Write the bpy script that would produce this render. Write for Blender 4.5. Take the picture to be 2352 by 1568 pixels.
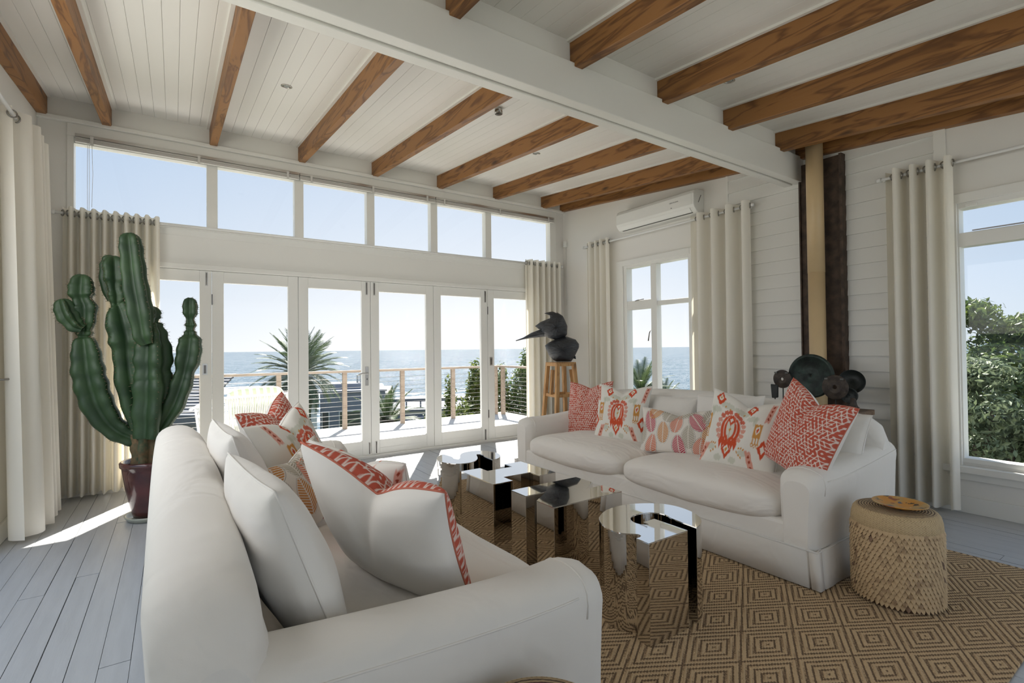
import bpy, bmesh, math, random
import numpy as np
from mathutils import Vector, Matrix

for o in list(bpy.data.objects): bpy.data.objects.remove(o)
SC = bpy.context.scene
COL = SC.collection
random.seed(7); RNG = np.random.default_rng(7)
PI = math.pi

# ------------------------------------------------------------------ camera
F, CAMZ = 1143.26, 1.3
YAW, PITCH, ROLL = math.radians(34.195), math.radians(.818), math.radians(-.629)
_fw = np.array([math.sin(YAW)*math.cos(PITCH), math.cos(YAW)*math.cos(PITCH), math.sin(PITCH)])
_rt = np.array([math.cos(YAW), -math.sin(YAW), 0.]); _up = np.cross(_rt, _fw)
_rt, _up = _rt*math.cos(ROLL)+_up*math.sin(ROLL), _up*math.cos(ROLL)-_rt*math.sin(ROLL)
cd = bpy.data.cameras.new('camera'); cam = bpy.data.objects.new('camera', cd); COL.objects.link(cam)
cd.sensor_width = 36; cd.lens = 36*F/2352; cd.clip_start = .02; cd.clip_end = 60000
M = Matrix.Identity(4)
for i in range(3):
    M[i][0], M[i][1], M[i][2] = _rt[i], _up[i], -_fw[i]
M[2][3] = CAMZ
cam.matrix_world = M
SC.camera = cam

# ------------------------------------------------------------------ world, sun, exposure
SC.view_settings.view_transform = 'Standard'; SC.view_settings.look = 'None'
SC.view_settings.gamma = 1; SC.view_settings.use_curve_mapping = False
SC.view_settings.exposure = 0.52
SKY = .77
SUN_H = Vector((.51, .86, 0)).normalized(); SUN_EL = math.radians(51)
W = bpy.data.worlds.new('sky'); SC.world = W; W.use_nodes = True
wn = W.node_tree.nodes; wl = W.node_tree.links
# hazy coastal sky: blue overhead, whitening towards the horizon and towards the sun's side
def _wm(op, a, b=None, c=None, clamp=False):
    n = wn.new('ShaderNodeMath'); n.operation = op; n.use_clamp = clamp
    for k, v in enumerate((a, b, c)):
        if v is None: continue
        if isinstance(v, (int, float)): n.inputs[k].default_value = v
        else: wl.new(v, n.inputs[k])
    return n.outputs[0]
_tc = wn.new('ShaderNodeTexCoord'); _sp = wn.new('ShaderNodeSeparateXYZ'); wl.new(_tc.outputs['Generated'], _sp.inputs[0])
_el = _wm('MAXIMUM', _sp.outputs[2], 0.0)
_hl = _wm('SQRT', _wm('ADD', _wm('MULTIPLY', _sp.outputs[0], _sp.outputs[0]), _wm('ADD', _wm('MULTIPLY', _sp.outputs[1], _sp.outputs[1]), 1e-6)))
_az = _wm('DIVIDE', _wm('ADD', _wm('MULTIPLY', _sp.outputs[0], SUN_H.x), _wm('MULTIPLY', _sp.outputs[1], SUN_H.y)), _hl)
_wa = _wm('POWER', _wm('MULTIPLY_ADD', _az, .5, .5, clamp=True), 6.0)                  # 1 below the sun, falling off in azimuth
_we = _wm('POWER', 2.718, _wm('MULTIPLY', _el, -3.2))                                   # 1 at the horizon
_base = wn.new('ShaderNodeValToRGB'); wl.new(_el, _base.inputs[0])
_e = _base.color_ramp.elements; _e[0].position = 0; _e[0].color = (.47, .59, .70, 1); _e[1].position = 1; _e[1].color = (.20, .36, .66, 1)
_m = _base.color_ramp.elements.new(.10); _m.color = (.42, .56, .73, 1)
_m = _base.color_ramp.elements.new(.45); _m.color = (.34, .50, .74, 1)
_mx = wn.new('ShaderNodeMix'); _mx.data_type = 'RGBA'; wl.new(_wm('MULTIPLY', _wm('MULTIPLY', _wa, _we), 1.0, clamp=True), _mx.inputs[0])
wl.new(_base.outputs[0], _mx.inputs[6]); _mx.inputs[7].default_value = (1.03, 1.03, 1.03, 1)
wl.new(_mx.outputs[2], wn['Background'].inputs[0]); wn['Background'].inputs[1].default_value = SKY
sd = bpy.data.lights.new('sun', 'SUN'); sun = bpy.data.objects.new('sun', sd); COL.objects.link(sun)
sd.energy = 11.0; sd.angle = math.radians(.55); sd.color = (1, .95, .87)
sdir = Vector((SUN_H.x*math.cos(SUN_EL), SUN_H.y*math.cos(SUN_EL), math.sin(SUN_EL)))
sun.rotation_euler = sdir.to_track_quat('Z', 'Y').to_euler(); sun.location = (8, 14, 20)
def area(name, loc, target, sx, sy, power, color=(1, 1, 1)):
    d = bpy.data.lights.new(name, 'AREA'); d.shape = 'RECTANGLE'; d.size = sx; d.size_y = sy; d.energy = power; d.color = color
    o = bpy.data.objects.new(name, d); COL.objects.link(o); o.location = loc
    o.rotation_euler = (Vector(loc)-Vector(target)).to_track_quat('Z', 'Y').to_euler(); return o
# added fill lamps set in the unseen openings behind and left of the viewer
area('fill_lamp_rear', (2.2, -2.6, 1.4), (2.2, 5, 1.5), 5.6, 2.4, 13, (1, .95, .88))
area('fill_lamp_left', (-1.16, 2.95, 2.05), (5, 2.95, 1.0), 3.1, 1.2, 26, (1, .96, .90))

# ------------------------------------------------------------------ pixel helpers (frame 2352x1568)
def ray(x, y): return _fw+_rt*(x-1176)/F-_up*(y-784)/F
CO = np.array([0, 0, CAMZ])
def onz(x, y, z=0.): d = ray(x, y); return Vector(CO+d*((z-CAMZ)/d[2]))
def onY(x, y, Y): d = ray(x, y); return Vector(CO+d*(Y/d[1]))
def onX(x, y, X): d = ray(x, y); return Vector(CO+d*(X/d[0]))
def at(x, y, dist): d = ray(x, y); return Vector(CO+d/np.linalg.norm(d)*dist)

# ------------------------------------------------------------------ mesh helpers
class MB:
    def __init__(s): s.v = []; s.f = []; s.m = []; s.sm = []
    def add(s, vs, fs, m=0, smooth=False):
        b = len(s.v); s.v += [tuple(v) for v in vs]
        for f in fs: s.f.append([b+i for i in f]); s.m.append(m); s.sm.append(smooth)
        return s
    def box(s, x0, y0, z0, x1, y1, z1, m=0):
        return s.add([(x0,y0,z0),(x1,y0,z0),(x1,y1,z0),(x0,y1,z0),(x0,y0,z1),(x1,y0,z1),(x1,y1,z1),(x0,y1,z1)],
              [(0,3,2,1),(4,5,6,7),(0,1,5,4),(1,2,6,5),(2,3,7,6),(3,0,4,7)], m)
    def hexa(s, p, m=0):  # 8 points: bottom 4, top 4
        return s.add(p, [(0,3,2,1),(4,5,6,7),(0,1,5,4),(1,2,6,5),(2,3,7,6),(3,0,4,7)], m)
    def bar(s, a, b, w, h, up=(0,0,1), m=0):
        a = Vector(a); b = Vector(b); d = (b-a).normalized(); u = Vector(up)
        sx = d.cross(u)
        if sx.length < 1e-4: sx = d.cross(Vector((1,0,0)))
        sx.normalize(); sy = sx.cross(d)
        P = []
        for c in (a, b):
            for i, j in ((-1,-1),(1,-1),(1,1),(-1,1)): P.append(c+sx*i*w/2+sy*j*h/2)
        return s.add(P, [(0,1,2,3),(7,6,5,4),(0,4,5,1),(1,5,6,2),(2,6,7,3),(3,7,4,0)], m)
    def tube(s, pts, r, n=8, m=0, cap=True, closed=False):
        pts = [Vector(p) for p in pts]; k = len(pts); rr = r if isinstance(r, (list, tuple)) else [r]*k
        vs = []; ref = None
        for i, p in enumerate(pts):
            if closed: t = pts[(i+1) % k]-pts[i-1]
            else: t = pts[min(i+1, k-1)]-pts[max(i-1, 0)]
            t.normalize()
            if ref is None:
                ref = t.cross(Vector((0,0,1)))
                if ref.length < .1: ref = t.cross(Vector((1,0,0)))
            a = (ref-t*ref.dot(t)).normalized(); ref = a; b = t.cross(a)
            for j in range(n):
                q = 2*PI*j/n; vs.append(p+a*rr[i]*math.cos(q)+b*rr[i]*math.sin(q))
        fs = []
        for i in range(k if closed else k-1):
            for j in range(n):
                i2 = (i+1) % k; fs.append((i*n+j, i*n+(j+1) % n, i2*n+(j+1) % n, i2*n+j))
        if cap and not closed: fs += [tuple(range(n))[::-1], tuple((k-1)*n+j for j in range(n))]
        return s.add(vs, fs, m, True)
    def lathe(s, prof, n=32, c=(0,0,0), axis='z', m=0, cap=True):
        vs = []
        for r, z in prof:
            for j in range(n):
                q = 2*PI*j/n
                if axis == 'z': vs.append((c[0]+r*math.cos(q), c[1]+r*math.sin(q), c[2]+z))
                elif axis == 'x': vs.append((c[0]+z, c[1]+r*math.cos(q), c[2]+r*math.sin(q)))
                else: vs.append((c[0]+r*math.sin(q), c[1]+z, c[2]+r*math.cos(q)))
        fs = [(i*n+j, i*n+(j+1) % n, (i+1)*n+(j+1) % n, (i+1)*n+j) for i in range(len(prof)-1) for j in range(n)]
        if cap:
            if prof[0][0] > 1e-5: fs.append(tuple(range(n))[::-1])
            if prof[-1][0] > 1e-5: fs.append(tuple((len(prof)-1)*n+j for j in range(n)))
        return s.add(vs, fs, m, True)
    def prism(s, poly, z0, z1, m=0):
        n = len(poly); vs = [(x, y, z0) for x, y in poly]+[(x, y, z1) for x, y in poly]
        fs = [tuple(range(n))[::-1], tuple(range(n, 2*n))]+[(i, (i+1) % n, n+(i+1) % n, n+i) for i in range(n)]
        return s.add(vs, fs, m)
    def grid(s, P, cu=False, cv=False, m=0, flip=False):
        nu, nv = len(P), len(P[0]); vs = [p for r in P for p in r]; fs = []
        for i in range(nu if cu else nu-1):
            for j in range(nv if cv else nv-1):
                a, b, c, d = i*nv+j, ((i+1) % nu)*nv+j, ((i+1) % nu)*nv+(j+1) % nv, i*nv+(j+1) % nv
                fs.append((a, d, c, b) if flip else (a, b, c, d))
        return s.add(vs, fs, m, True)
    def build(s, name, mats, parent=None, loc=None, rotz=0, bevel=0, label=None, kind=None, sub=0, sharp=None, mesh_only=False):
        me = bpy.data.meshes.new(name); me.from_pydata(s.v, [], s.f)
        if not isinstance(mats, (list, tuple)): mats = [mats]
        for m in mats: me.materials.append(m)
        me.polygons.foreach_set('material_index', s.m); me.polygons.foreach_set('use_smooth', s.sm)
        bm = bmesh.new(); bm.from_mesh(me); bmesh.ops.recalc_face_normals(bm, faces=bm.faces); bm.to_mesh(me); bm.free()
        me.update()
        if mesh_only: return me
        return link(name, me, parent, loc, rotz, bevel, label, kind, sub)
def link(name, me, parent=None, loc=None, rotz=0, bevel=0, label=None, kind=None, sub=0):
    o = bpy.data.objects.new(name, me); COL.objects.link(o)
    if loc is not None: o.location = loc
    if rotz: o.rotation_euler = (0, 0, rotz)
    if parent: o.parent = parent
    if bevel:
        b = o.modifiers.new('bevel', 'BEVEL'); b.width = bevel; b.segments = 2; b.limit_method = 'ANGLE'; b.angle_limit = math.radians(35)
    if sub:
        b = o.modifiers.new('sub', 'SUBSURF'); b.levels = b.render_levels = sub
    if label: o['label'] = label
    if kind: o['kind'] = kind
    return o
def tag(o, label, cat, group=None, kind=None):
    o['label'] = label; o['category'] = cat
    if group: o['group'] = group
    if kind: o['kind'] = kind
    return o
def thing(name, label, cat, loc=(0,0,0), rotz=0, group=None, kind=None):
    o = bpy.data.objects.new(name, None); COL.objects.link(o); o.location = loc; o.rotation_euler = (0,0,rotz); o.empty_display_size = .1
    return tag(o, label, cat, group, kind)
def copy_tree(o, parent=None):
    c = o.copy(); COL.objects.link(c); c.parent = parent
    for ch in list(o.children): copy_tree(ch, c)
    return c

# ------------------------------------------------------------------ materials
def newmat(name):
    m = bpy.data.materials.new(name); m.use_nodes = True
    nt = m.node_tree; return m, nt, nt.nodes['Principled BSDF']
def mat(name, col, rough=.5, metal=0, var=0, vscale=6, bump=0, bscale=40, spec=.5, stretch=(1,1,1), trans=0, coat=0, sheen=0, bdist=.01, detail=4, col2=None, coord='Object'):
    m, nt, p = newmat(name); N = nt.nodes; L = nt.links
    p.inputs['Base Color'].default_value = (*col, 1); p.inputs['Roughness'].default_value = rough; p.inputs['Metallic'].default_value = metal
    p.inputs['Specular IOR Level'].default_value = spec
    if coat: p.inputs['Coat Weight'].default_value = coat; p.inputs['Coat Roughness'].default_value = .08
    if sheen: p.inputs['Sheen Weight'].default_value = sheen
    if trans: p.inputs['Transmission Weight'].default_value = trans
    if var or bump or col2:
        tc = N.new('ShaderNodeTexCoord'); mp = N.new('ShaderNodeMapping'); mp.inputs['Scale'].default_value = stretch
        L.new(tc.outputs[coord], mp.inputs[0])
    if var or col2:
        n = N.new('ShaderNodeTexNoise'); n.inputs['Scale'].default_value = vscale; n.inputs['Detail'].default_value = detail; L.new(mp.outputs[0], n.inputs['Vector'])
        r = N.new('ShaderNodeValToRGB'); L.new(n.outputs['Fac'], r.inputs[0])
        c2 = col2 or tuple(c*(1-var) for c in col)
        r.color_ramp.elements[0].position = .35; r.color_ramp.elements[1].position = .65
        r.color_ramp.elements[0].color = (*c2, 1); r.color_ramp.elements[1].color = (*[min(1, c*(1+var*.3)) for c in col], 1)
        L.new(r.outputs[0], p.inputs['Base Color'])
    if bump:
        n = N.new('ShaderNodeTexNoise'); n.inputs['Scale'].default_value = bscale; n.inputs['Detail'].default_value = 5; L.new(mp.outputs[0], n.inputs['Vector'])
        b = N.new('ShaderNodeBump'); b.inputs['Strength'].default_value = bump; b.inputs['Distance'].default_value = bdist
        L.new(n.outputs['Fac'], b.inputs['Height']); L.new(b.outputs[0], p.inputs['Normal'])
    return m
def wood(name, c1, c2, scale=3, rough=.5, along='y', knots=True, cmid=None):
    m, nt, p = newmat(name); N = nt.nodes; L = nt.links
    tc = N.new('ShaderNodeTexCoord'); mp = N.new('ShaderNodeMapping'); L.new(tc.outputs['Object'], mp.inputs[0])
    oi = N.new('ShaderNodeObjectInfo'); ad = N.new('ShaderNodeVectorMath'); ad.operation = 'MULTIPLY_ADD'
    L.new(oi.outputs['Random'], ad.inputs[0]); ad.inputs[1].default_value = (9.3, 31.7, 5.1); L.new(mp.outputs[0], ad.inputs[2])
    st = {'x': (.12, 1, 1), 'y': (1, .12, 1), 'z': (1, 1, .12)}[along]
    mp.inputs['Scale'].default_value = st
    n = N.new('ShaderNodeTexNoise'); n.inputs['Scale'].default_value = scale*2.2; n.inputs['Detail'].default_value = 3; n.inputs['Distortion'].default_value = .6
    L.new(ad.outputs[0], n.inputs['Vector'])
    ma = N.new('ShaderNodeMath'); ma.operation = 'MULTIPLY'; ma.inputs[1].default_value = 9; L.new(n.outputs['Fac'], ma.inputs[0])
    fr = N.new('ShaderNodeMath'); fr.operation = 'PINGPONG'; fr.inputs[1].default_value = 1; L.new(ma.outputs[0], fr.inputs[0])
    r = N.new('ShaderNodeValToRGB'); L.new(fr.outputs[0], r.inputs[0])
    r.color_ramp.elements[0].position = .05; r.color_ramp.elements[0].color = (*c2, 1); r.color_ramp.elements[1].position = .55; r.color_ramp.elements[1].color = (*c1, 1)
    out = r.outputs[0]
    if knots:
        vo = N.new('ShaderNodeTexVoronoi'); vo.inputs['Scale'].default_value = 2.6
        mk = N.new('ShaderNodeMapping'); mk.inputs['Scale'].default_value = tuple(.5 if s < 1 else 1.6 for s in st); L.new(tc.outputs['Object'], mk.inputs[0])
        ad2 = N.new('ShaderNodeVectorMath'); ad2.operation = 'MULTIPLY_ADD'; L.new(oi.outputs['Random'], ad2.inputs[0]); ad2.inputs[1].default_value = (3.3, 17.7, 2.1); L.new(mk.outputs[0], ad2.inputs[2])
        L.new(ad2.outputs[0], vo.inputs['Vector'])
        kr = N.new('ShaderNodeValToRGB'); kr.color_ramp.elements[0].position = .035; kr.color_ramp.elements[1].position = .11; L.new(vo.outputs['Distance'], kr.inputs[0])
        mx = N.new('ShaderNodeMix'); mx.data_type = 'RGBA'; L.new(kr.outputs[0], mx.inputs[0]); mx.inputs[6].default_value = (*[c*.35 for c in c2], 1); L.new(out, mx.inputs[7]); out = mx.outputs[2]
    L.new(out, p.inputs['Base Color']); p.inputs['Roughness'].default_value = rough
    b = N.new('ShaderNodeBump'); b.inputs['Strength'].default_value = .15; b.inputs['Distance'].default_value = .004; L.new(fr.outputs[0], b.inputs['Height']); L.new(b.outputs[0], p.inputs['Normal'])
    return m
def glassmat(name, tint=(1,1,1), refl=.06):
    m, nt, p = newmat(name); N = nt.nodes; L = nt.links; N.remove(p)
    t = N.new('ShaderNodeBsdfTransparent'); t.inputs[0].default_value = (*tint, 1)
    g = N.new('ShaderNodeBsdfGlossy'); g.inputs['Roughness'].default_value = .01
    ge = N.new('ShaderNodeNewGeometry'); dt = N.new('ShaderNodeVectorMath'); dt.operation = 'DOT_PRODUCT'; L.new(ge.outputs['Incoming'], dt.inputs[0]); L.new(ge.outputs['Normal'], dt.inputs[1])
    def mth(op, a, b):
        n = N.new('ShaderNodeMath'); n.operation = op
        for k, v in enumerate((a, b)):
            if isinstance(v, (int, float)): n.inputs[k].default_value = v
            else: L.new(v, n.inputs[k])
        return n.outputs[0]
    c = mth('SUBTRACT', 1.0, mth('ABSOLUTE', dt.outputs['Value'], 0.0)); fr = mth('ADD', mth('MULTIPLY', mth('POWER', c, 5.0), .5), .012)
    x = N.new('ShaderNodeMixShader'); L.new(fr, x.inputs[0]); L.new(t.outputs[0], x.inputs[1]); L.new(g.outputs[0], x.inputs[2])
    L.new(x.outputs[0], N['Material Output'].inputs[0]); return m
def clothmat(name, col, tcol, tfac=.35, bump=.2, bscale=300, wr=.0, wscale=4):
    m, nt, p = newmat(name); N = nt.nodes; L = nt.links; N.remove(p)
    d = N.new('ShaderNodeBsdfDiffuse'); d.inputs[0].default_value = (*col, 1)
    t = N.new('ShaderNodeBsdfTranslucent'); t.inputs[0].default_value = (*tcol, 1)
    x = N.new('ShaderNodeMixShader'); x.inputs[0].default_value = tfac
    L.new(d.outputs[0], x.inputs[1]); L.new(t.outputs[0], x.inputs[2]); L.new(x.outputs[0], N['Material Output'].inputs[0])
    tc = N.new('ShaderNodeTexCoord'); n = N.new('ShaderNodeTexNoise'); n.inputs['Scale'].default_value = bscale; L.new(tc.outputs['Object'], n.inputs['Vector'])
    b = N.new('ShaderNodeBump'); b.inputs['Strength'].default_value = bump; b.inputs['Distance'].default_value = .002; L.new(n.outputs['Fac'], b.inputs['Height']); L.new(b.outputs[0], d.inputs['Normal'])
    return m
def attrmat(name, rough=.85, bump=.15):
    m, nt, p = newmat(name); N = nt.nodes; L = nt.links
    a = N.new('ShaderNodeAttribute'); a.attribute_name = 'Col'; L.new(a.outputs['Color'], p.inputs['Base Color']); p.inputs['Roughness'].default_value = rough
    p.inputs['Specular IOR Level'].default_value = .2
    tc = N.new('ShaderNodeTexCoord'); n = N.new('ShaderNodeTexNoise'); n.inputs['Scale'].default_value = 260; L.new(tc.outputs['Object'], n.inputs['Vector'])
    b = N.new('ShaderNodeBump'); b.inputs['Strength'].default_value = bump; b.inputs['Distance'].default_value = .002; L.new(n.outputs['Fac'], b.inputs['Height']); L.new(b.outputs[0], p.inputs['Normal'])
    return m
def fabricmat(name, col, wr=.35, wscale=5, stretch=(1,1,1)):
    """slipcover cotton: fine weave plus soft creases"""
    m, nt, p = newmat(name); N = nt.nodes; L = nt.links
    p.inputs['Base Color'].default_value = (*col, 1); p.inputs['Roughness'].default_value = .9; p.inputs['Specular IOR Level'].default_value = .15; p.inputs['Sheen Weight'].default_value = .15
    tc = N.new('ShaderNodeTexCoord'); mp = N.new('ShaderNodeMapping'); mp.inputs['Scale'].default_value = stretch; L.new(tc.outputs['Object'], mp.inputs[0])
    n = N.new('ShaderNodeTexNoise'); n.inputs['Scale'].default_value = wscale; n.inputs['Detail'].default_value = 2; n.inputs['Distortion'].default_value = 1.2; L.new(mp.outputs[0], n.inputs['Vector'])
    w = N.new('ShaderNodeTexNoise'); w.inputs['Scale'].default_value = 350; L.new(tc.outputs['Object'], w.inputs['Vector'])
    b1 = N.new('ShaderNodeBump'); b1.inputs['Strength'].default_value = wr; b1.inputs['Distance'].default_value = .05; L.new(n.outputs['Fac'], b1.inputs['Height'])
    b2 = N.new('ShaderNodeBump'); b2.inputs['Strength'].default_value = .15; b2.inputs['Distance'].default_value = .001; L.new(w.outputs['Fac'], b2.inputs['Height']); L.new(b1.outputs[0], b2.inputs['Normal'])
    L.new(b2.outputs[0], p.inputs['Normal']); return m

WHITE = mat('painted_white_wall', (.82, .80, .755), .6, bump=.05, bscale=60)
WTRIM = mat('white_gloss_paint', (.83, .82, .775), .35, bump=.04, bscale=30)
WCEIL = mat('white_ceiling_paint', (.85, .835, .79), .55)
WFLOOR = mat('white_painted_boards', (.47, .48, .49), .36, var=.06, vscale=5, bump=.12, bscale=25, stretch=(6, .6, 1), bdist=.004)
DARKGAP = mat('dark_gap', (.05, .045, .04), .9)
BEAM = wood('stained_pine', (.30, .135, .038), (.155, .062, .016), 5, .5, 'y')
STEEL = mat('brushed_steel', (.55, .54, .52), .3, 1)
DSTEEL = mat('dark_steel', (.22, .21, .2), .35, 1)
GLASS = glassmat('window_glass')
CURT = clothmat('cream_curtain', (.93, .91, .86), (1.0, .93, .76), .32)
SOFA = fabricmat('white_slipcover', (.81, .775, .72), .3, 4)
SOFAC = fabricmat('white_seat_cover', (.82, .775, .715), .4, 6, (1, .5, 1))
CUSHW = fabricmat('white_cushion_linen', (.81, .78, .73), .16, 5)
PRINT = attrmat('printed_linen')

# ================================================================== STRUCTURE
XL, XB, YA, YN = -1.0, 5.055, 5.98, -2.7           # left wall, right wall, glazed far wall, rear wall
def zc(y): return 3.61-.0915*(YA-y)                # underside of the ceiling boards
def zb(y): return zc(y)-.185                       # underside of the beams
# ---- floor of painted boards
fl = MB().box(XL-.2, YN-.1, -.14, XB+.05, YA+.1, -.032).build('floor', DARKGAP)
tag(fl, 'white painted timber floorboards running towards the folding glass doors', 'floor', kind='structure')
PW = .1063
i = 0; x = XL-.003
while x < XB-.01:
    x1 = min(x+PW, XB)
    rr = random.Random(i*3+1); cut = [YN]+sorted([rr.uniform(-1.5, 1.2), rr.uniform(2.2, 5.6)])+[YA+.02]
    for a, b in zip(cut[:-1], cut[1:]):
        dz = rr.uniform(-.0012, .0012); g = rr.choice((.0008, .0012, .0022))
        MB().box(x+g, a+.0012, -.03, x1-g, b-.0012, dz).build('plank', WFLOOR, fl)
    x = x1; i += 1
# ---- ceiling: boards, beams and the white girder
cm = MB()
ye = YA+.95  # roof carried past the glass: unseen eave added to shade the clerestory
cm.hexa([(XL-.2, YN-.1, zc(YN-.1)+.03), (XB+.2, YN-.1, zc(YN-.1)+.03), (XB+.2, ye, zc(ye)+.03), (XL-.2, ye, zc(ye)+.03),
         (XL-.2, YN-.1, zc(YN-.1)+.2), (XB+.2, YN-.1, zc(YN-.1)+.2), (XB+.2, ye, zc(ye)+.2), (XL-.2, ye, zc(ye)+.2)])
ceil = cm.build('ceiling', WCEIL); tag(ceil, 'sloping white board ceiling crossed by stained timber beams and a white girder', 'ceiling', kind='structure')
BW = .094
def ceilboard(x0, x1, y0, y1):
    g = .0007
    MB().hexa([(x0+g, y0, zc(y0)), (x1-g, y0, zc(y0)), (x1-g, y1, zc(y1)), (x0+g, y1, zc(y1)),
               (x0, y0, zc(y0)+.034), (x1, y0, zc(y0)+.034), (x1, y1, zc(y1)+.034), (x0, y1, zc(y1)+.034)]).build('ceiling_board', WCEIL, ceil, bevel=.0015)
x = XL
while x < XB-.02:
    x1 = min(x+BW, XB); ceilboard(x, x1, 2.56, YA); ceilboard(x, x1, YN, 2.42); x = x1
def beam(xc, y0, y1, w=.068):
    k = .012
    o = MB().hexa([(xc-w/2, y0, zb(y0)), (xc+w/2, y0, zb(y0)), (xc+w/2, y1, zb(y1)), (xc-w/2, y1, zb(y1)),
               (xc-w/2, y0, zc(y0)+k), (xc+w/2, y0, zc(y0)+k), (xc+w/2, y1, zc(y1)+k), (xc-w/2, y1, zc(y1)+k)]).build('beam', BEAM, ceil, bevel=.004, label='stained brown pine beam')
    for s in (-1, 1):   # small white cove strip where the beam meets the boards
        xs = xc+s*(w/2+.012)
        MB().hexa([(xs-.012, y0, zc(y0)-.016), (xs+.012, y0, zc(y0)-.016), (xs+.012, y1, zc(y1)-.016), (xs-.012, y1, zc(y1)-.016),
                   (xs-.012, y0, zc(y0)), (xs+.012, y0, zc(y0)), (xs+.012, y1, zc(y1)), (xs-.012, y1, zc(y1))]).build('beam_bead', WCEIL, ceil)
for xc in (-.966, -.516, .34, 1.197, 2.04, 2.915, 3.79, 4.65, 5.018): beam(xc, 2.55, YA)
for xc in (.40, 1.26, 2.15, 3.0, 3.83, 4.65, 5.018): beam(xc, YN, 2.415)
g = MB()
g.box(XL-.1, 2.37, 2.872, XB, 2.447, 3.12).box(XL-.1, 2.447, 2.887, XB, 2.476, 3.12).box(XL-.1, 2.476, 2.872, XB, 2.55, 3.12)
g.build('girder', WTRIM, ceil, bevel=.004, label='white painted girder with grooved underside')
MB().box(XL-.1, 2.415, 3.118, XB, 2.56, 3.34).build('girder_fascia', WCEIL, ceil)
# ---- wall_far (glazed wall): pier, fascia, ledge and transom panel
T = .12
wf = MB().box(XL-.2, YA, -.1, -.80, YA+T, 3.66).box(4.87, YA, -.1, XB+.2, YA+T, 3.66).box(-.80, YA, 3.27, 4.87, YA+T, 3.66)
wf.box(-.80, YA, -.1, -.53, YA+T, 2.48).box(4.51, YA, -.1, 4.87, YA+T, 2.48)
wall_far = wf.build('wall_far', WHITE); tag(wall_far, 'white timber wall framing the clerestory and the folding doors', 'wall', kind='structure')
MB().box(-1.0, YA-.012, 3.43, XB, YA, 3.62).build('fascia_board', WTRIM, wall_far)
MB().box(-1.0, YA-.055, 3.395, XB, YA, 3.432).build('ledge', WTRIM, wall_far, bevel=.004)
MB().box(-.80, YA-.022, 3.282, 4.90, YA, 3.395).build('head_casing', WTRIM, wall_far, bevel=.003)
MB().box(-.53, YA-.004, 2.19, 4.51, YA+T, 2.475).build('transom_panel', WTRIM, wall_far)
MB().box(-.80, YA-.012, 2.470, 4.9, YA+T, 2.535).build('transom_rail', WTRIM, wall_far, bevel=.003)
MB().box(-.80, YA-.045, 2.533, 4.9, YA+.03, 2.556).build('transom_sill', WTRIM, wall_far, bevel=.004)
MB().box(-.53, YA-.03, 2.137, 4.51, YA+.12, 2.192).build('door_head', WTRIM, wall_far, bevel=.006)
# ---- clerestory window
w1 = thing('window_1', 'row of six clerestory panes above the folding glass doors', 'window', (0, 0, 0), kind='structure')
MB().box(-.80, YA-.018, 2.556, -.752, YA+.09, 3.282).box(4.78, YA-.018, 2.556, 4.90, YA+.09, 3.282).box(-.752, YA, 3.222, 4.78, YA+.09, 3.282).build('frame', WTRIM, w1, bevel=.003)
for xm in (.33, 1.172, 1.992, 2.839, 3.678):
    MB().box(xm-.048, YA-.005, 2.556, xm+.048, YA+.09, 3.223).build('mullion', WTRIM, w1, bevel=.003)
ed = [-.752, .33, 1.172, 1.992, 2.839, 3.678, 4.78]
for a, b in zip(ed[:-1], ed[1:]):
    MB().box(a+.045, YA+.05, 2.556, b-.045, YA+.054, 3.223).build('pane', GLASS, w1)
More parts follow.
